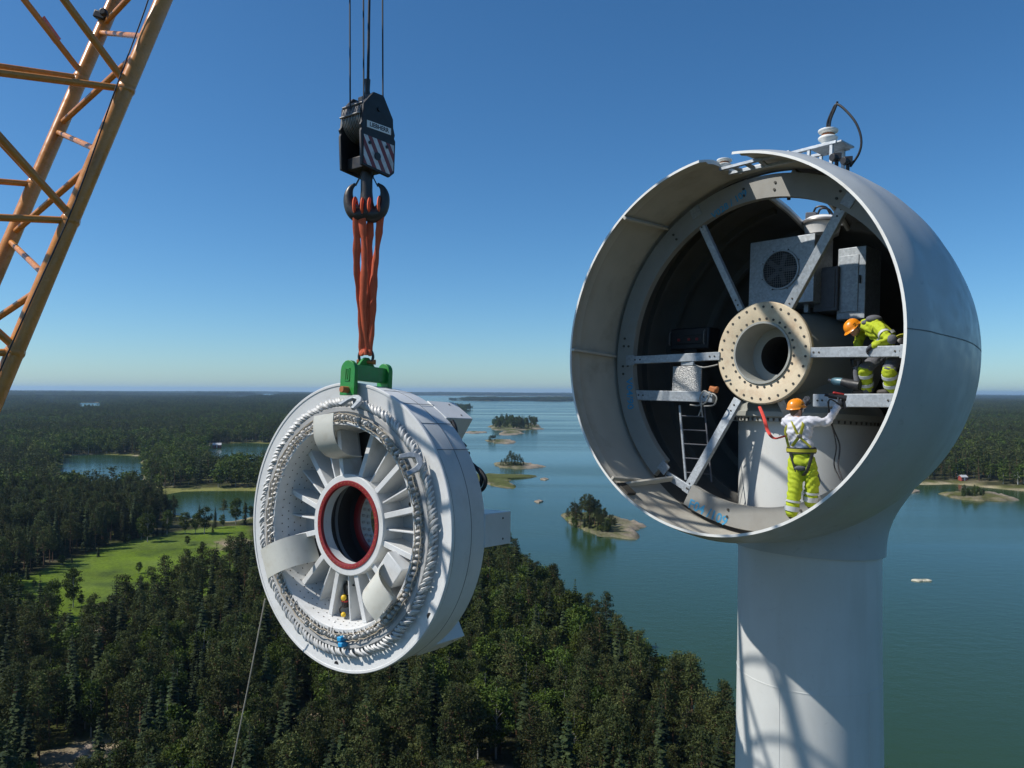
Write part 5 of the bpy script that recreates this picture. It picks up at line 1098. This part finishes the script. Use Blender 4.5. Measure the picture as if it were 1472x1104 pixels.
def tree_meshes(kind, seed, hi=True):
    rng = np.random.default_rng(seed); tb = MB(); H = 1.0; cs = []; ss = []
    if kind == 'pine':
        H = 14.0; lean = rng.normal(size=2) * .35; c0 = rng.uniform(.38, .52); tb.tube([(lean[0] * t * t, lean[1] * t * t, H * t) for t in (-.03, .25, .5, .75, .97)], [.20, .16, .12, .08, .03], 6)
        nb = 34 if hi else 14
        for k in range(nb):
            t = c0 + (1 - c0) * (k + rng.uniform(0, 1)) / nb; w = 2.05 * (1 - ((t - c0) / (1 - c0)) ** 1.6) * rng.uniform(.55, 1.1) + .35; a = rng.uniform(0, 2 * pi); z = H * t; p = np.array([cos(a) * w, sin(a) * w, z + w * .12 + rng.normal() * .2])
            if hi: tb.tube([(lean[0] * t * t, lean[1] * t * t, z - .3), tuple(p)], [.05, .02], 4)
            cs.append(p); ss.append(1.0); 
            if hi and w > 1.2: cs.append(p * np.array([.55, .55, 1]) + rng.normal(size=3) * .2); ss.append(.85)
        cs.append(np.array([lean[0], lean[1], H])); ss.append(.8); v, f = leafquads(rng, cs, ss if hi else [1.7] * len(cs), 42 if hi else 13, .44, .42, .6, .74 if hi else 1)
    elif kind == 'spruce':
        H = 15.0; tb.tube([(0, 0, -.4), (0, 0, H * .5), (0, 0, H * .99)], [.2, .12, .02], 6); v, f = [], []; nl = 22 if hi else 10
        for k in range(nl):
            t = .10 + .88 * k / (nl - 1); w = (2.35 * (1 - t) ** .8 + .12) * rng.uniform(.8, 1.15); z = H * t; nb = max(4, int((9 if hi else 6) * (1 - t * .5)))
            for j in range(nb):
                a = 2 * pi * (j + rng.uniform(0, .8)) / nb; L = w * rng.uniform(.75, 1.12); d = np.array([cos(a), sin(a), 0]); s_ = np.array([-sin(a), cos(a), 0]); dr = L * rng.uniform(.22, .42)
                for q in range(3 if hi else 2):
                    f0, f1 = q * .3, min(1.05, q * .3 + .5); wd = (.34 + .22 * (1 - f0)) * min(1, w) * rng.uniform(.8, 1.2) * (1 if hi else 1.7); tz = rng.uniform(-.25, .25)
                    pp = [d * L * f0 - s_ * wd * .5, d * L * (f0 + f1) / 2 - s_ * wd, d * L * f1, d * L * (f0 + f1) / 2 + s_ * wd, d * L * f0 + s_ * wd * .5]; b = len(v)
                    for i_, p in enumerate(pp): fr_ = np.hypot(p[0], p[1]) / L; v.append((p[0], p[1], z - dr * fr_ ** 1.3 + tz * (1 if i_ in (0, 1) else -1) * wd + .1)); 
                    f.append((b, b + 1, b + 2, b + 3, b + 4))
        v2, f2 = leafquads(rng, [np.array([0, 0, H * .97])], [.6], 8, .3); b = len(v); v += v2; f += [tuple(i + b for i in q) for q in f2]
    else:
        H = 12.0; tb.tube([(0, 0, -.4), (.1, 0, H * .4), (.05, .1, H * .75), (0, 0, H * .95)], [.17, .12, .07, .02], 6); nb = 46 if hi else 18; a1, a2 = rng.uniform(.8, 1.15, 2)
        for k in range(nb):
            u = rng.uniform(-1, 1); a = rng.uniform(0, 2 * pi); r = rng.uniform(.45, 1) ** .5; sr = math.sqrt(1 - u * u); tp = 1 - .35 * max(0, u); p = np.array([cos(a) * sr * 2.5 * r * a1 * tp, sin(a) * sr * 2.5 * r * a2 * tp, H * .60 + u * r * H * .39]); cs.append(p); ss.append(rng.uniform(.85, 1.2))
            if hi and k % 2: tb.tube([(0, 0, p[2] * .75), tuple(p)], [.04, .012], 4)
        v, f = leafquads(rng, cs, ss if hi else [1.9] * nb, 64 if hi else 18, .46, .75, .85, .66 if hi else .9)
    cr = bpy.data.meshes.new('crown'); cr.from_pydata(v, [], f); cr.materials.append(M[kind]); cr.update()
    tk = tb.mesh('trunk', {'pine': 'barkp', 'spruce': 'barkd', 'birch': 'barkb'}[kind], 50, merge=False, recalc=False); return tk, cr, H
KINDS = ('pine', 'spruce', 'birch'); HI = {k: [tree_meshes(k, 100 + 10 * i + j) for j in range(4)] for i, k in enumerate(KINDS)}; LO = {k: [tree_meshes(k, 300 + 10 * i + j, False) for j in range(3)] for i, k in enumerate(KINDS)}
pc = bpy.data.collections.new('tree_sources')             # sources for the instanced stuff, not in the scene
def joined(name, parts):
    """parts: (mesh, matrix) joined in one mesh"""
    bm = bmesh.new(); mats = []
    for me_, mt in parts:
        n0 = len(bm.verts); f0 = len(bm.faces); bm.from_mesh(me_); bm.verts.ensure_lookup_table(); bm.faces.ensure_lookup_table()
        if mt is not None: bmesh.ops.transform(bm, matrix=mt, verts=bm.verts[n0:])
        mm = me_.materials[0]
        if mm not in mats: mats.append(mm)
        for f in bm.faces[f0:]: f.material_index = mats.index(mm)
    out = bpy.data.meshes.new(name); bm.to_mesh(out); bm.free()
    for mm in mats: out.materials.append(mm)
    return out
src = []
for k in KINDS:
    for tk, cr, H in HI[k]: src.append(('hi', k, joined('tree', [(tk, None), (cr, None)])))
for k in KINDS:
    for tk, cr, H in LO[k]: src.append(('lo', k, joined('tree', [(tk, None), (cr, None)])))
for j in range(4):                                        # far canopy patches
    rng = np.random.default_rng(900 + j); parts = []
    for i in range(46):
        r = 30 * math.sqrt(rng.uniform(0, 1)); a = rng.uniform(0, 2 * pi); k = KINDS[rng.choice(3, p=[.2, .4, .4])]; parts.append((LO[k][rng.integers(3)][1], Matrix.Translation((r * cos(a), r * sin(a), -1)) @ Matrix.Rotation(rng.uniform(0, 6), 4, 'Z') @ Matrix.Scale(rng.uniform(.8, 1.25), 4)))
    src.append(('patch', 'mix', joined('canopy', parts)))
for i, (_, _, me_) in enumerate(src):
    o = bpy.data.objects.new('source_%03d' % i, me_); pc.objects.link(o)
def src_idx(l, k, rng): c = [i for i, (a, b, _) in enumerate(src) if a == l and b == k]; return c[rng.integers(len(c))]
def gn_group():
    g = bpy.data.node_groups.new('scatter', 'GeometryNodeTree'); g.interface.new_socket('Geometry', in_out='INPUT', socket_type='NodeSocketGeometry'); g.interface.new_socket('Geometry', in_out='OUTPUT', socket_type='NodeSocketGeometry')
    N = g.nodes.new; gi, go = N('NodeGroupInput'), N('NodeGroupOutput'); ip = N('GeometryNodeInstanceOnPoints'); ci = N('GeometryNodeCollectionInfo'); ci.inputs['Collection'].default_value = pc; ci.inputs['Separate Children'].default_value = True; ci.inputs['Reset Children'].default_value = True
    def na_(n_, t): a = N('GeometryNodeInputNamedAttribute'); a.data_type = t; a.inputs['Name'].default_value = n_; return a.outputs['Attribute']
    L = g.links.new; L(gi.outputs[0], ip.inputs['Points']); L(ci.outputs[0], ip.inputs['Instance']); ip.inputs['Pick Instance'].default_value = True; L(na_('idx', 'INT'), ip.inputs['Instance Index'])
    cx = N('ShaderNodeCombineXYZ'); L(na_('rot', 'FLOAT'), cx.inputs[2]); L(cx.outputs[0], ip.inputs['Rotation']); L(na_('scl', 'FLOAT_VECTOR'), ip.inputs['Scale']); L(ip.outputs[0], go.inputs[0]); return g
GNG = gn_group()
def scatter(name, label, cat, pts, idx_, rot_, scl_):
    me_ = bpy.data.meshes.new(name); me_.vertices.add(len(pts)); me_.vertices.foreach_set('co', np.asarray(pts, float).ravel())
    for n_, t, d in (('idx', 'INT', idx_), ('rot', 'FLOAT', rot_)): me_.attributes.new(n_, t, 'POINT').data.foreach_set('value', np.asarray(d))
    me_.attributes.new('scl', 'FLOAT_VECTOR', 'POINT').data.foreach_set('vector', np.asarray(scl_, float).ravel()); me_.update()
    o = link(name, me_); md = o.modifiers.new('scatter', 'NODES'); md.node_group = GNG; tag(o, label, cat, kind='stuff'); return o
def jitter(D0, D1, sp, azlim, rng):
    n = int((D1) / sp) + 1; xs = np.arange(-n * math.sin(azlim) * 1.02, n * math.sin(azlim) * 1.02) * sp; ys = np.arange(0, n) * sp; A, B = np.meshgrid(xs, ys); A = A.ravel() + rng.uniform(-.48, .48, A.size) * sp; B = B.ravel() + rng.uniform(-.48, .48, B.size) * sp
    D = np.hypot(A, B); k = (D > D0) & (D < D1) & (np.abs(np.arctan2(A, B)) < azlim); return A[k], B[k]
def vproj(x, y, z):
    p = np.stack([x, y, z - CAMZ], -1); a = p @ np.array(CR); b = p @ np.array(CU); c_ = p @ np.array(CF); return PCX + F_PX * a / c_, PCY - F_PX * b / c_, c_
def scattered(D0, D1, sp, seed, dens=1.0, azlim=radians(41)):
    rng = np.random.default_rng(seed); x, y = jitter(D0, D1, sp, azlim, rng); s = land_sd(x, y); k = (s > 2.0) & (rng.uniform(size=len(x)) < dens); x, y, s = x[k], y[k], s[k]; m = meadow_sd(x, y); k = m < -2.0
    for rx, ry, rr in rocky:                             # open ground also on the near side of each outcrop
        dr = math.hypot(rx, ry)
        for q in (0, 5, 10, 15): k &= np.hypot(x - rx * (1 - q / dr), y - ry * (1 - q / dr)) > rr * (.95 - .02 * q)
    k &= np.hypot(x - TA.x, y - TA.y) > 16; k &= (sdist(x, y, clearing) < 0) & (sdist(x, y, reeds) < 1); k &= ~((x > 255) & (y < 600) & (s < 15)); x, y, s, m = x[k], y[k], s[k], m[k]; return rng, x, y, height(x, y, s, m), s
rng, x, y, z, s = scattered(70, 460, 3.5, 5, .88)
D = np.hypot(x, y); b_ = fbm(x, y, 45, 91); pb = np.clip((b_ - .50) * 5 + .10, .03, .9); pb = np.clip(pb + .5 * ((x > -30) & (D > 150) & (D < 300)), 0, .85); pb = np.where((x < -60) & (D > 230), pb * .45, pb); pb = np.where((x < -5) & (D < 200), pb * .5, pb); sprob = np.where(x < -30, .45, .24)
u1 = rng.uniform(size=len(x)); u2 = rng.uniform(size=len(x)); kd = np.where(u1 < pb, 2, np.where(u2 < sprob, 1, 0)); vi_ = rng.integers(0, 4, len(x)); rt = rng.uniform(0, 2 * pi, len(x)); sz = rng.uniform(.58, 1.06, len(x)) * np.where(s < 10, .8, 1.0) * (0.8 + .4 * fbm(x, y, 60, 95))
sv = np.stack([sz * rng.uniform(.85, 1.2, len(x))] * 2 + [sz], -1)
# trees picked by hand: round the meadow, the pond and the near left edge
hand_trees = [(212, 779, 2, 1.0), (203, 775, 2, .8), (190, 772, 1, .75), (240, 768, 2, .85), (266, 768, 2, .8), (281, 767, 2, .7), (294, 768, 2, 1.0), (309, 760, 1, .6), (320, 758, 2, .5), (339, 752, 2, 1.0), (352, 753, 1, .85), (180, 780, 1, .3), (234, 770, 1, .45), (75, 888, 2, .85), (57, 893, 1, .8), (105, 872, 2, .9), (14, 905, 2, 1.2)]
hx = np.array([gp(u, v, 2.2).x for u, v, _, _ in hand_trees]); hy = np.array([gp(u, v, 2.2).y for u, v, _, _ in hand_trees]); hzz = height(hx, hy)
U, Vv, C_ = vproj(x, y, z + 8); inframe = (U > -30) & (U < 1500) & (Vv < 1140) & (C_ > 0); behind_tower = (U > 1065) & (U < 1262)
TL = {0: ('pine_tree', 'dark olive pine tree in the dense forest below the hanging generator', 'pines in the near forest'), 1: ('spruce_tree', 'dark conical spruce tree in the dense forest below the hanging generator', 'spruces in the near forest'), 2: ('birch_tree', 'fresh green birch tree in the dense forest below the hanging generator', 'birches in the near forest')}
def place_tree(k, var, x, y, z, rot, scl, label, group):
    tk, cr, H = HI[KINDS[k]][var]; e = bpy.data.objects.new(TL[k][0], None); COL.objects.link(e); e.location = (x, y, z - .15); e.rotation_euler = (0, 0, rot); e.scale = scl
    a = bpy.data.objects.new('trunk', tk); COL.objects.link(a); a.parent = e; b2 = bpy.data.objects.new('crown', cr); COL.objects.link(b2); b2.parent = e
    tag(e, label, {0: 'pine tree', 1: 'spruce tree', 2: 'birch tree'}[k], group)
msd = meadow_sd(x, y); rkd = np.min([np.hypot(x - a, y - b2) - r_ for a, b2, r_ in rocky], 0); used_ = np.zeros(len(x), bool); TREE_MAX = 255
for k in range(3):
    c_ = np.where((kd == k) & inframe & ~behind_tower)[0]; c_ = c_[np.argsort(D[c_])][:TREE_MAX]; used_[c_] = True
    for i in c_:
        adj = {0: 'dark olive', 1: 'dark conical', 2: 'fresh green'}[k]; nm = {0: 'pine', 1: 'spruce', 2: 'birch'}[k]; szc = 'small' if sz[i] < .70 else 'tall' if sz[i] > .90 else 'middle-sized'
        if s[i] < 14: wh = 'at the edge of the bay'
        elif msd[i] > -20: wh = 'beside the bright green meadow'
        elif rkd[i] < 9: wh = 'beside a bare rocky clearing'
        elif U[i] > 640: wh = 'in the wood between the generator and the tower'
        elif U[i] > 385: wh = 'in the wood under the hanging generator'
        else: wh = 'in the wood between the meadow and the thin rope'
        lb = '%s %s %s %s' % (szc, adj, nm, wh); place_tree(k, vi_[i], x[i], y[i], z[i], rt[i], sv[i], lb, lb)
for i, (u, v, k, s2) in enumerate(hand_trees):
    lb = {0: '', 1: 'dark spruce standing at the edge of the bright green meadow', 2: 'leafy green birch standing on the bright green meadow by the pond'}[k]
    if i >= 13: lb = {1: 'dark spruce standing where the near forest meets the meadow', 2: 'slender birch standing where the near forest meets the meadow'}[k]
    place_tree(k, i % 4, hx[i], hy[i], hzz[i], i * 1.7, (s2, s2, s2), lb, 'trees on the meadow edge ' + KINDS[k] + (' near' if i >= 13 else ''))
rg9 = random.Random(21); nb_ = 0
while nb_ < 34:                                            # scrub on the meadow margin
    pm = gp(rg9.uniform(30, 345), rg9.uniform(755, 905), 2.2); mm_ = float(meadow_sd(np.array([pm.x]), np.array([pm.y]))[0])
    if 0 < mm_ < 6 or (mm_ >= 6 and rg9.random() < .06):
        s9 = rg9.uniform(.14, .36); place_tree(rg9.choice((1, 2, 2)), rg9.randrange(4), pm.x, pm.y, float(height(np.array([pm.x]), np.array([pm.y]))[0]), rg9.uniform(0, 6), (s9 * 1.3, s9 * 1.3, s9), 'low young tree or bush growing on the bright green meadow', 'scrub on the meadow'); nb_ += 1
def isl_trees(hz, lst, label, group, seed):
    rg = random.Random(seed); px_ = {1: .6, 2: .5, 3: .9, 4: .5, 5: 1.2}[seed]
    for (u, v, k, s2) in lst:
        if rg.random() < .75: p = gp(u + rg.uniform(-3, 3) * px_, v + rg.uniform(-.4, .6), .8); s3 = rg.uniform(.28, .45) * max(.7, s2); place_tree(rg.choice((1, 2)), rg.randrange(4), p.x, p.y, hz(p.x, p.y) - .3, rg.uniform(0, 6), (s3 * 1.5, s3 * 1.5, s3), 'low bush on ' + label.split(' on ', 1)[1], group + ' bushes')
    for (u, v, k, s2) in lst: s2 = s2 * (.95 if seed == 1 else 1); p = gp(u, v, .8); place_tree(k, rg.randrange(4), p.x, p.y, hz(p.x, p.y) - .1, rg.uniform(0, 6), (s2 * rg.uniform(.9, 1.15),) * 2 + (s2,), label, group)
rg = random.Random(4)
isl_trees(hA, [(822, 752, 0, .80), (828, 755, 0, .85), (834, 757, 0, .75), (841, 758, 0, 1.02), (848, 760, 0, 1.05), (846, 755, 1, .95), (855, 760, 0, .85), (862, 762, 0, .7), (868, 763, 0, .68), (874, 765, 2, .55), (880, 766, 0, .55), (836, 752, 0, .8), (860, 757, 0, .8), (870, 760, 0, .6), (826, 750, 1, .75), (864, 765, 0, .6), (871, 766, 1, .5), (858, 763, 0, .7), (884, 766, 0, .45), (816, 748, 0, .5), (851, 757, 0, .9), (877, 763, 0, .5)], 'dark pine on the small rocky island with a bare stone point', 'trees on the rocky island', 1)
isl_trees(hB, [(708 + rg.uniform(0, 64), 610 + rg.uniform(-2, 7), rg.choice((0, 1, 2, 2)), rg.uniform(.85, 1.2)) for _ in range(110)], 'tree on the wooded round island far out in the bay', 'trees on the wooded island', 2)
isl_trees(hC, [(703 + 1.7 * i, 634, 0, .5) for i in range(6)], 'low pine on the flat skerry below the wooded island', 'trees on the flat skerry', 3)
isl_trees(hD, [(721 + 2.1 * i, 669.5 + (i % 3) * .6, (0, 1)[i % 2], (.35, .4, .45, .5, .6, .7, .8, .72, .75, .68, .65, .7, .6, .6, .5, .4)[i]) for i in range(16)], 'tree in the clump on the long low island by the reed bank', 'trees on the long low island', 4)
isl_trees(hE, [(1384 + 2.4 * i, 713 + (i % 3), (2, 0, 2)[i % 3], .36 + .1 * sin(i)) for i in range(13)], 'bushy tree on the low island off the sandy shore', 'trees on the shore island', 5)
# the rest of the woods, which nobody could count
k = ~used_; src_hi = [[i for i, (a, b2, _) in enumerate(src) if a == 'hi' and b2 == kn] for kn in KINDS]; src_lo = [[i for i, (a, b2, _) in enumerate(src) if a == 'lo' and b2 == kn] for kn in KINDS]; src_pt = [i for i, (a, b2, _) in enumerate(src) if a == 'patch']
idn = np.array([src_hi[a][b2] for a, b2 in zip(kd[k], vi_[k])]); scatter('forest', 'dense mixed pine and birch forest on the near land', 'forest', np.stack([x[k], y[k], z[k] - .15], -1), idn, rt[k], sv[k])
rng, x2, y2, z2, s2 = scattered(455, 1500, 6.2, 6, .95)
kd2 = np.where(rng.uniform(size=len(x2)) < np.clip((fbm(x2, y2, 120, 93) - .45) * 4 + .24, .06, .7), 2, np.where(rng.uniform(size=len(x2)) < .62, 1, 0)); sz2 = rng.uniform(.75, 1.25, len(x2)); vi2 = rng.integers(0, 3, len(x2))
scatter('forest', 'mixed forest around the ponds and beyond the bay', 'forest', np.stack([x2, y2, z2 - .2], -1), np.array([src_lo[a][b2] for a, b2 in zip(kd2, vi2)]), rng.uniform(0, 6.28, len(x2)), np.stack([sz2 * 1.25, sz2 * 1.25, sz2], -1))
rng, x3, y3, z3, s3 = scattered(1480, 5200, 34, 8, 1.0, radians(38)); sz3 = rng.uniform(.85, 1.2, len(x3))
scatter('forest', 'hazy forest on the far land and headlands', 'forest', np.stack([x3, y3, z3], -1), rng.choice(src_pt, len(x3)), rng.uniform(0, 6.28, len(x3)), np.stack([sz3, sz3, sz3], -1))
rng, x4, y4, z4, s4 = scattered(5150, 25000, 105, 9, 1.0, radians(37)); sz4 = rng.uniform(2.4, 3.4, len(x4))
scatter('forest', 'blue hazy forest along the horizon', 'forest', np.stack([x4, y4, z4], -1), rng.choice(src_pt, len(x4)), rng.uniform(0, 6.28, len(x4)), np.stack([sz4, sz4, sz4 * .42], -1))

# ------------------------------------------------------------------ boulders, cabins, pole
M['rockm'] = painted('rock', (.36, .29, .22), .9, .25, (.16, .13, .10), .6, 1.2, bumpy=.5)
def boulder(x, y, r, label, seed):
    rg2 = np.random.default_rng(seed); mb = MB(); mb.ell((0, 0, 0), (r, r * .8, r * .55), 12, 8); A = np.array(mb.v); A = A * (1 + .35 * (fbm(A[:, 0] + seed, A[:, 1] + A[:, 2] * 1.7, r * .7, seed) - .5)[:, None] * 1.6); mb.v = [tuple(p) for p in A]
    o = mb.build('boulder', 'rockm', None, smooth=40); o.location = (x, y, float(height(np.array([x]), np.array([y]))[0]) + r * .12); o.rotation_euler = (0, 0, seed); tag(o, label, 'boulder', 'boulders in the forest clearings')
for i, (u, v, r) in enumerate(((117, 1052, 1.5), (131, 1056, 1.1), (128, 1040, .9), (140, 893, 1.6), (150, 896, 1.0), (96, 1098, 1.5), (720, 1092, 1.3))):
    gx, gy = G(u, v, 6.5); boulder(gx, gy, r, 'pale granite boulder in a small clearing of the near forest', i + 1)
M['cabin_red'] = painted('falu_red', (.28, .045, .03), .8, .1); M['roof_l'] = painted('tin_roof', (.45, .46, .47), .5); M['roof_d'] = painted('dark_roof', (.07, .06, .06), .7); M['glass'] = painted('window_glass', (.03, .04, .05), .1)
def cabin(name, u, v, w, d, h, rz, wall, roof, label, z=None):
    gx, gy = G(u, v, 1.0); zz = float(height(np.array([gx]), np.array([gy]))[0]) if z is None else z; e = empty(name, Matrix.Translation((gx, gy, zz)) @ Matrix.Rotation(rz, 4, 'Z')); tag(e, label, 'cabin')
    mb = MB(); hg = h + w * .32; mb.prism([(-w / 2, -.3), (w / 2, -.3), (w / 2, h), (0, hg), (-w / 2, h)], -d / 2, d / 2, tf=Matrix.Rotation(pi / 2, 4, 'Z')); mb.build('wall', wall, e)
    for sg in (-1, 1):
        mb = MB(); mb.beam((0, sg * (w / 2 + .3) / 2, (h + hg) / 2 - .06), (0.01, sg * (w / 2 + .3) / 2, (h + hg) / 2 - .06), .1, .1); mb = MB(); a = atan2(hg - h, w / 2); L = hypot(w / 2, hg - h) + .45
        mb.box((0, sg * (w / 4 + .1), (h + hg) / 2 + .02), (d + .7, L, .1), Matrix.Rotation(-sg * a, 3, 'X')); mb.build('roof_slope', roof, e)
    for x in (-d * .28, d * .28):
        mb = MB(); mb.box((x, -w / 2 - .01, h * .55), (.8, .06, .8)); wd = mb.build('window', 'glass', e); mb = MB(); mb.box((x, -w / 2 - .02, h * .55 + .46), (1.0, .09, .12)); mb.box((x, -w / 2 - .02, h * .55 - .46), (1.0, .09, .12)); mb.build('frame', 'white', wd)
    mb = MB(); mb.box((0, -w / 2 - .02, h * .42), (.85, .06, h * .8)); mb.build('door', 'white', e)
cabin('shore_cabin', 1384, 692, 3.6, 4.2, 2.3, .1, 'cabin_red', 'roof_l', 'small red cabin with pale roof on the shore at the forest edge')
cabin('shore_cabin', 1468, 692, 5.0, 7.0, 3.0, .15, 'white', 'roof_l', 'white building with pale roof on the shore beside the pole')
cabin('shore_cabin', 312, 642.5, 6.0, 8, 2.6, .3, 'cabin_red', 'roof_l', 'reddish boathouse on the far shore of the inlet', z=.6)
cabin('farm_house', 242, 575.5, 14, 22, 9, .2, 'white', 'roof_d', 'white house far off above the hazy forest')
gx, gy = G(1463, 699, 1.0); fp = empty('flag_pole', Matrix.Translation((gx, gy, float(height(np.array([gx]), np.array([gy]))[0])))); tag(fp, 'thin white pole standing on the sandy shore', 'pole')
mb = MB(); mb.cyl((0, 0, -.3), (0, 0, 8.5), .14, .09, 8); mb.build('mast', 'white', fp); mb = MB(); mb.ell((0, 0, 8.6), .2, 8, 6); mb.build('finial', 'white', fp)

# ------------------------------------------------------------------ air
hm = bpy.data.materials.new('haze_air'); hm.use_nodes = True; nt = hm.node_tree; nt.nodes.remove(nt.nodes['Principled BSDF']); pv = nt.nodes.new('ShaderNodeVolumePrincipled')
pv.inputs['Color'].default_value = (.50, .74, 1.0, 1); pv.inputs['Density'].default_value = HAZE; pv.inputs['Anisotropy'].default_value = .2; nt.links.new(pv.outputs[0], nt.nodes['Material Output'].inputs['Volume'])
mb = MB(); mb.box((0, 0, 60), (60000, 60000, 128)); hz_ = mb.build('haze', hm, None, smooth=0); tag(hz_, kind='stuff')

for o in list(COL.objects):                              # bolts and the like too small to pick apart
    if o.name.split('.')[0] in ('bolt_circle', 'bolt', 'mounting_bolt', 'grille_wire', 'drain_hole', 'cast_mark', 'lower_section', 'boom_head') and o.parent: o['kind'] = 'stuff'
